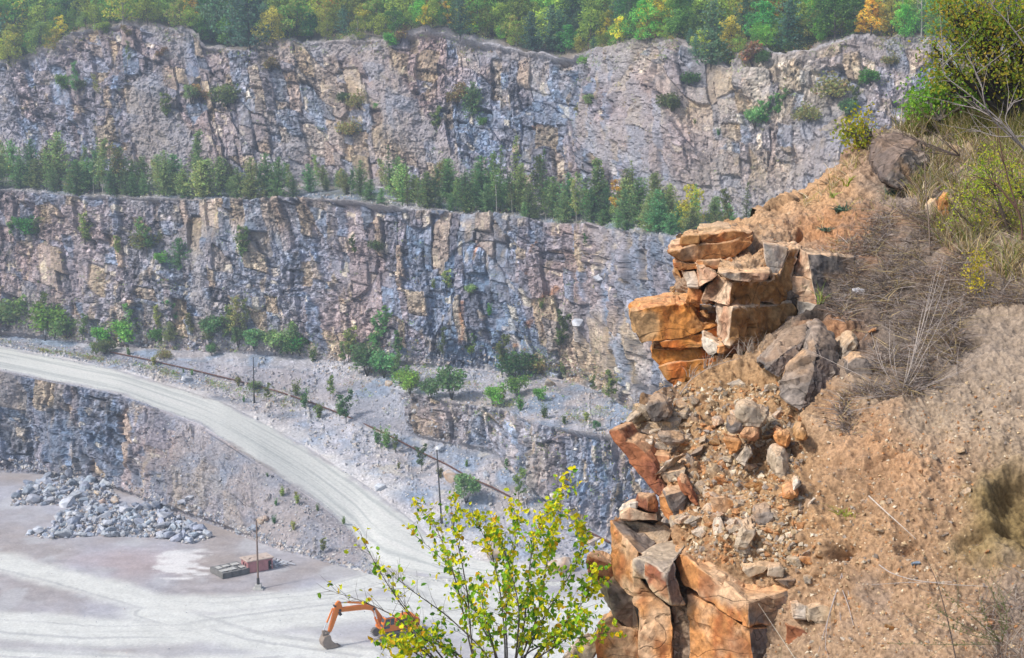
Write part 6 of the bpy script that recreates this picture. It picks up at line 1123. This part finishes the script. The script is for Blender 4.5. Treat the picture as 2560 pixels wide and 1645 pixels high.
for k, (x, y) in enumerate([(1742, 935), (1772, 925), (1800, 915), (1868, 880), (1884, 876), (1905, 872), (1850, 885), (1730, 948)]): tuft('dry_stalks', f'dry whitish stalks on the rim of the rubble, {"below the lowest orange block" if x < 1830 else "under the long flat ledge"}', 'weed', x, y, 16, .08, .24, .0035, [C(.55, .48, .40), C(.45, .38, .32)], 960 + k, .25, .04, .3)['group'] = 'dry stalks under the crag'
# bare twigs
def twigs(name, label, cat, lines, rad, col, seed, side=0, parent_px=None, leaves=None):
    L = Leaves(seed); r = L.r
    for pts in lines:
        P_ = np.array([W(np.array(float(x)), np.array(float(y)), np.array(float(d))) for x, y, d in pts]); S_ = smooth_line(P_, max(6, 4 * len(P_))); L.tube(S_, np.linspace(rad, rad * .35, len(S_)), col, 4)
        for _ in range(side):
            j = r.integers(len(S_) // 4, len(S_) - 1); d = S_[j] - S_[j - 1]; d /= np.linalg.norm(d); e = d + r.normal(size=3) * .6; l = r.uniform(.1, .4); L.tube([S_[j], S_[j] + e * l * .5, S_[j] + e * l + r.normal(size=3) * .03], [rad * .5, rad * .35, rad * .15], col, 3)
        if leaves:
            n = leaves[0]; i_ = r.integers(2, len(S_), n); leaf_pair(L, S_[i_] + r.normal(size=(n, 3)) * .012, leaves[1], np.array(leaves[2])[r.integers(0, len(leaves[2]), n)] * r.uniform(.7, 1.2, (n, 1)), r, -.6, .3)
    p0 = W(*[np.array(float(q)) for q in lines[0][0]]); e = empty(name, p0, 0, label, cat); rooted(L, e, 'leaves', 'stems'); return e
GT, DT, PT = C(.27, .235, .22), C(.10, .075, .065), C(.45, .40, .35)
twigs('bare_shrub', 'leafless grey shrub with long crossing branches at the right edge', 'shrub', [[(2590, 420, 17.2), (2560, 371, 17.2), (2491, 291, 17.2), (2414, 229, 17.3), (2362, 192, 17.4), (2352, 158, 17.4)], [(2560, 372, 17.2), (2480, 300, 17.1), (2460, 257, 17.0), (2455, 213, 17.), (2440, 182, 17.), (2416, 127, 17.)], [(2590, 350, 17.1), (2560, 340, 17.1), (2491, 343, 17.2), (2427, 320, 17.3)], [(2590, 150, 17.3), (2559, 107, 17.3), (2517, 52, 17.3), (2481, 16, 17.3), (2470, -20, 17.3)], [(2590, 420, 17.2), (2540, 345, 17.), (2510, 300, 17.), (2530, 250, 17.)], [(2560, 371, 17.2), (2510, 310, 17.4), (2440, 270, 17.6), (2380, 260, 17.7)]], .011, GT, 970, 7)
twigs('bare_shrub', 'dark reddish bare stem rising out of the broom shrub', 'shrub', [[(2556, 600, 17.6), (2554, 552, 17.6), (2527, 472, 17.6), (2505, 390, 17.6), (2491, 300, 17.6)], [(2540, 520, 17.6), (2500, 470, 17.6), (2470, 440, 17.7)]], .013, C(.14, .075, .06), 971, 3)
twigs('dead_stalk', 'tall single dead stalk standing in the dry grass', 'weed', [[(2325, 640, 18.6), (2323, 560, 18.6), (2314, 478, 18.7), (2310, 355, 18.8)]], .011, C(.20, .15, .12), 972, 3)
st_ = []
r = np.random.default_rng(4)
for tx, ty, b_ in [(2178, 830, -25), (2190, 850, -22), (2225, 800, -28), (2235, 830, -16), (2360, 640, 8), (2345, 660, 6), (2330, 700, 10), (2365, 700, 8), (2310, 760, 8), (2300, 800, 10), (2380, 740, 6), (2140, 990, -12), (2120, 1000, -4), (2170, 1020, 4), (2180, 1060, 6), (2330, 960, 10), (2400, 930, 8), (2440, 910, 6), (2265, 1060, 16), (2290, 1110, -8), (2160, 1090, 4), (2200, 950, -10), (2290, 850, 6), (2320, 880, 8), (2275, 870, 3), (2030, 880, 18)]:
    d0 = 15.95; dx, dy = tx - 2255, ty - 985; mx_, my_ = 2255 + dx * .5 + b_ * .6, 985 + dy * .5 + abs(b_) * .4; st_.append([(2255, 985, d0), (mx_, my_, d0 - .12), (tx, ty, d0 + (.3 if ty < 900 else -.1))])
twigs('dry_bush', 'dead bush of long pale stems fanning out beside the biggest boulder', 'bush', st_, .0045, C(.42, .36, .32), 973, 4)
twigs('dry_bush', 'dark leafless bush below the grey ridge outcrop', 'bush', [[(2400, 390, 20.2), (2395 - 20 * k, 370 - 12 * (k % 4), 20.0), (2380 - 26 * k, 330 - 6 * ((k * 3) % 7), 20.0)] for k in range(9)], .006, C(.20, .15, .13), 974, 5)
twigs('hanging_roots', 'thin pale roots hanging from the dirt right of the lower crag', 'roots', [[(2106, 1430, 14.55), (2085, 1500, 14.3), (2060, 1580, 14.1), (2038, 1660, 13.9)], [(2108, 1430, 14.55), (2098, 1510, 14.3), (2104, 1580, 14.1), (2112, 1615, 14.05)], [(2096, 1450, 14.5), (2120, 1510, 14.2), (2135, 1570, 14.05), (2165, 1650, 13.8)], [(2090, 1480, 14.4), (2066, 1560, 14.1), (2062, 1650, 13.9)], [(2114, 1440, 14.5), (2124, 1500, 14.3), (2130, 1560, 14.1)]], .006, C(.36, .31, .29), 975, 2)
for k, (nm, lab, ln, rd, cl) in enumerate([('stick', 'straight pale stick poking out of the bare dirt slope', [(2172, 1240, 14.7), (2215, 1280, 14.4), (2260, 1320, 14.25), (2290, 1348, 14.2)], .008, C(.50, .44, .38)), ('stick', 'long bent grey root lying across the lower dirt slope', [(2198, 1412, 14.15), (2225, 1432, 13.95), (2280, 1450, 13.8), (2380, 1462, 13.6), (2470, 1466, 13.4)], .007, C(.38, .33, .30)), ('stick', 'thin grey root trailing left to the hanging roots', [(2380, 1455, 13.65), (2260, 1456, 13.95), (2180, 1462, 14.2), (2126, 1464, 14.45)], .004, C(.36, .31, .28)),
        ('dead_stalk', 'slender dark stalk leaning over the lower dirt slope', [(2392, 1660, 12.6), (2372, 1560, 12.7), (2345, 1460, 12.8), (2320, 1405, 12.9)], .006, DT), ('dead_stalk', 'pale grass stalk leaning across the square crag end', [(2000, 1665, 13.6), (1950, 1590, 13.8), (1895, 1508, 14.0)], .004, C(.5, .45, .36)), ('dead_stalk', 'bent dry stalk arching across the lowest orange overhang block', [(1700, 985, 17.2), (1730, 945, 17.3), (1780, 915, 17.3), (1850, 895, 17.3)], .006, C(.36, .31, .28))]):
    twigs(nm, lab, nm.replace('_', ' '), [ln], rd, cl, 980 + k)
twigs('broom_sprig', 'green broom sprigs spreading from the lower right corner', 'plant', [[(2500, 1605, 12.6), (2430, 1540, 12.5), (2355, 1478, 12.5)], [(2500, 1605, 12.6), (2400, 1560, 12.5), (2322, 1512, 12.5)], [(2505, 1605, 12.6), (2503, 1530, 12.5), (2462, 1440, 12.5)], [(2495, 1610, 12.6), (2380, 1612, 12.5), (2220, 1608, 12.6)], [(2500, 1605, 12.6), (2470, 1560, 12.5), (2450, 1510, 12.5)], [(2500, 1605, 12.6), (2420, 1585, 12.5), (2350, 1560, 12.5)], [(2505, 1605, 12.6), (2520, 1540, 12.5), (2500, 1480, 12.5)]], .004, C(.16, .17, .08), 990, 4, None, (75, .02, [C(.12, .19, .06), C(.17, .24, .07), C(.22, .22, .07)]))
tuft('small_weed', 'tiny yellow green weed in the bare dirt', 'weed', 2108, 1275, 26, .05, .14, .006, [C(.36, .38, .06), C(.26, .30, .06)], 995, .6, .05)
bm = bmesh.new(); vs = [bm.verts.new(((math.cos(a) * .085 * (1 + .25 * math.sin(3 * a))), math.sin(a) * .05, .01 * math.sin(5 * a))) for a in np.linspace(0, 6.28, 13)[:-1]]; f_ = bm.faces.new(vs); ex = bmesh.ops.extrude_face_region(bm, geom=[f_]); bmesh.ops.translate(bm, vec=(0, 0, .012), verts=[v_ for v_ in ex['geom'] if isinstance(v_, bmesh.types.BMVert)])
o = part(bm, 'paper_scrap', plain('white_plastic', (.75, .75, .78), .5, 0, .08), None); o.location = on_hill(2145, 733) + np.array([0, -.05, .03]); o.rotation_euler = (.6, .1, .3); tag(o, 'white scrap of plastic lying on the brushy slope', 'scrap')
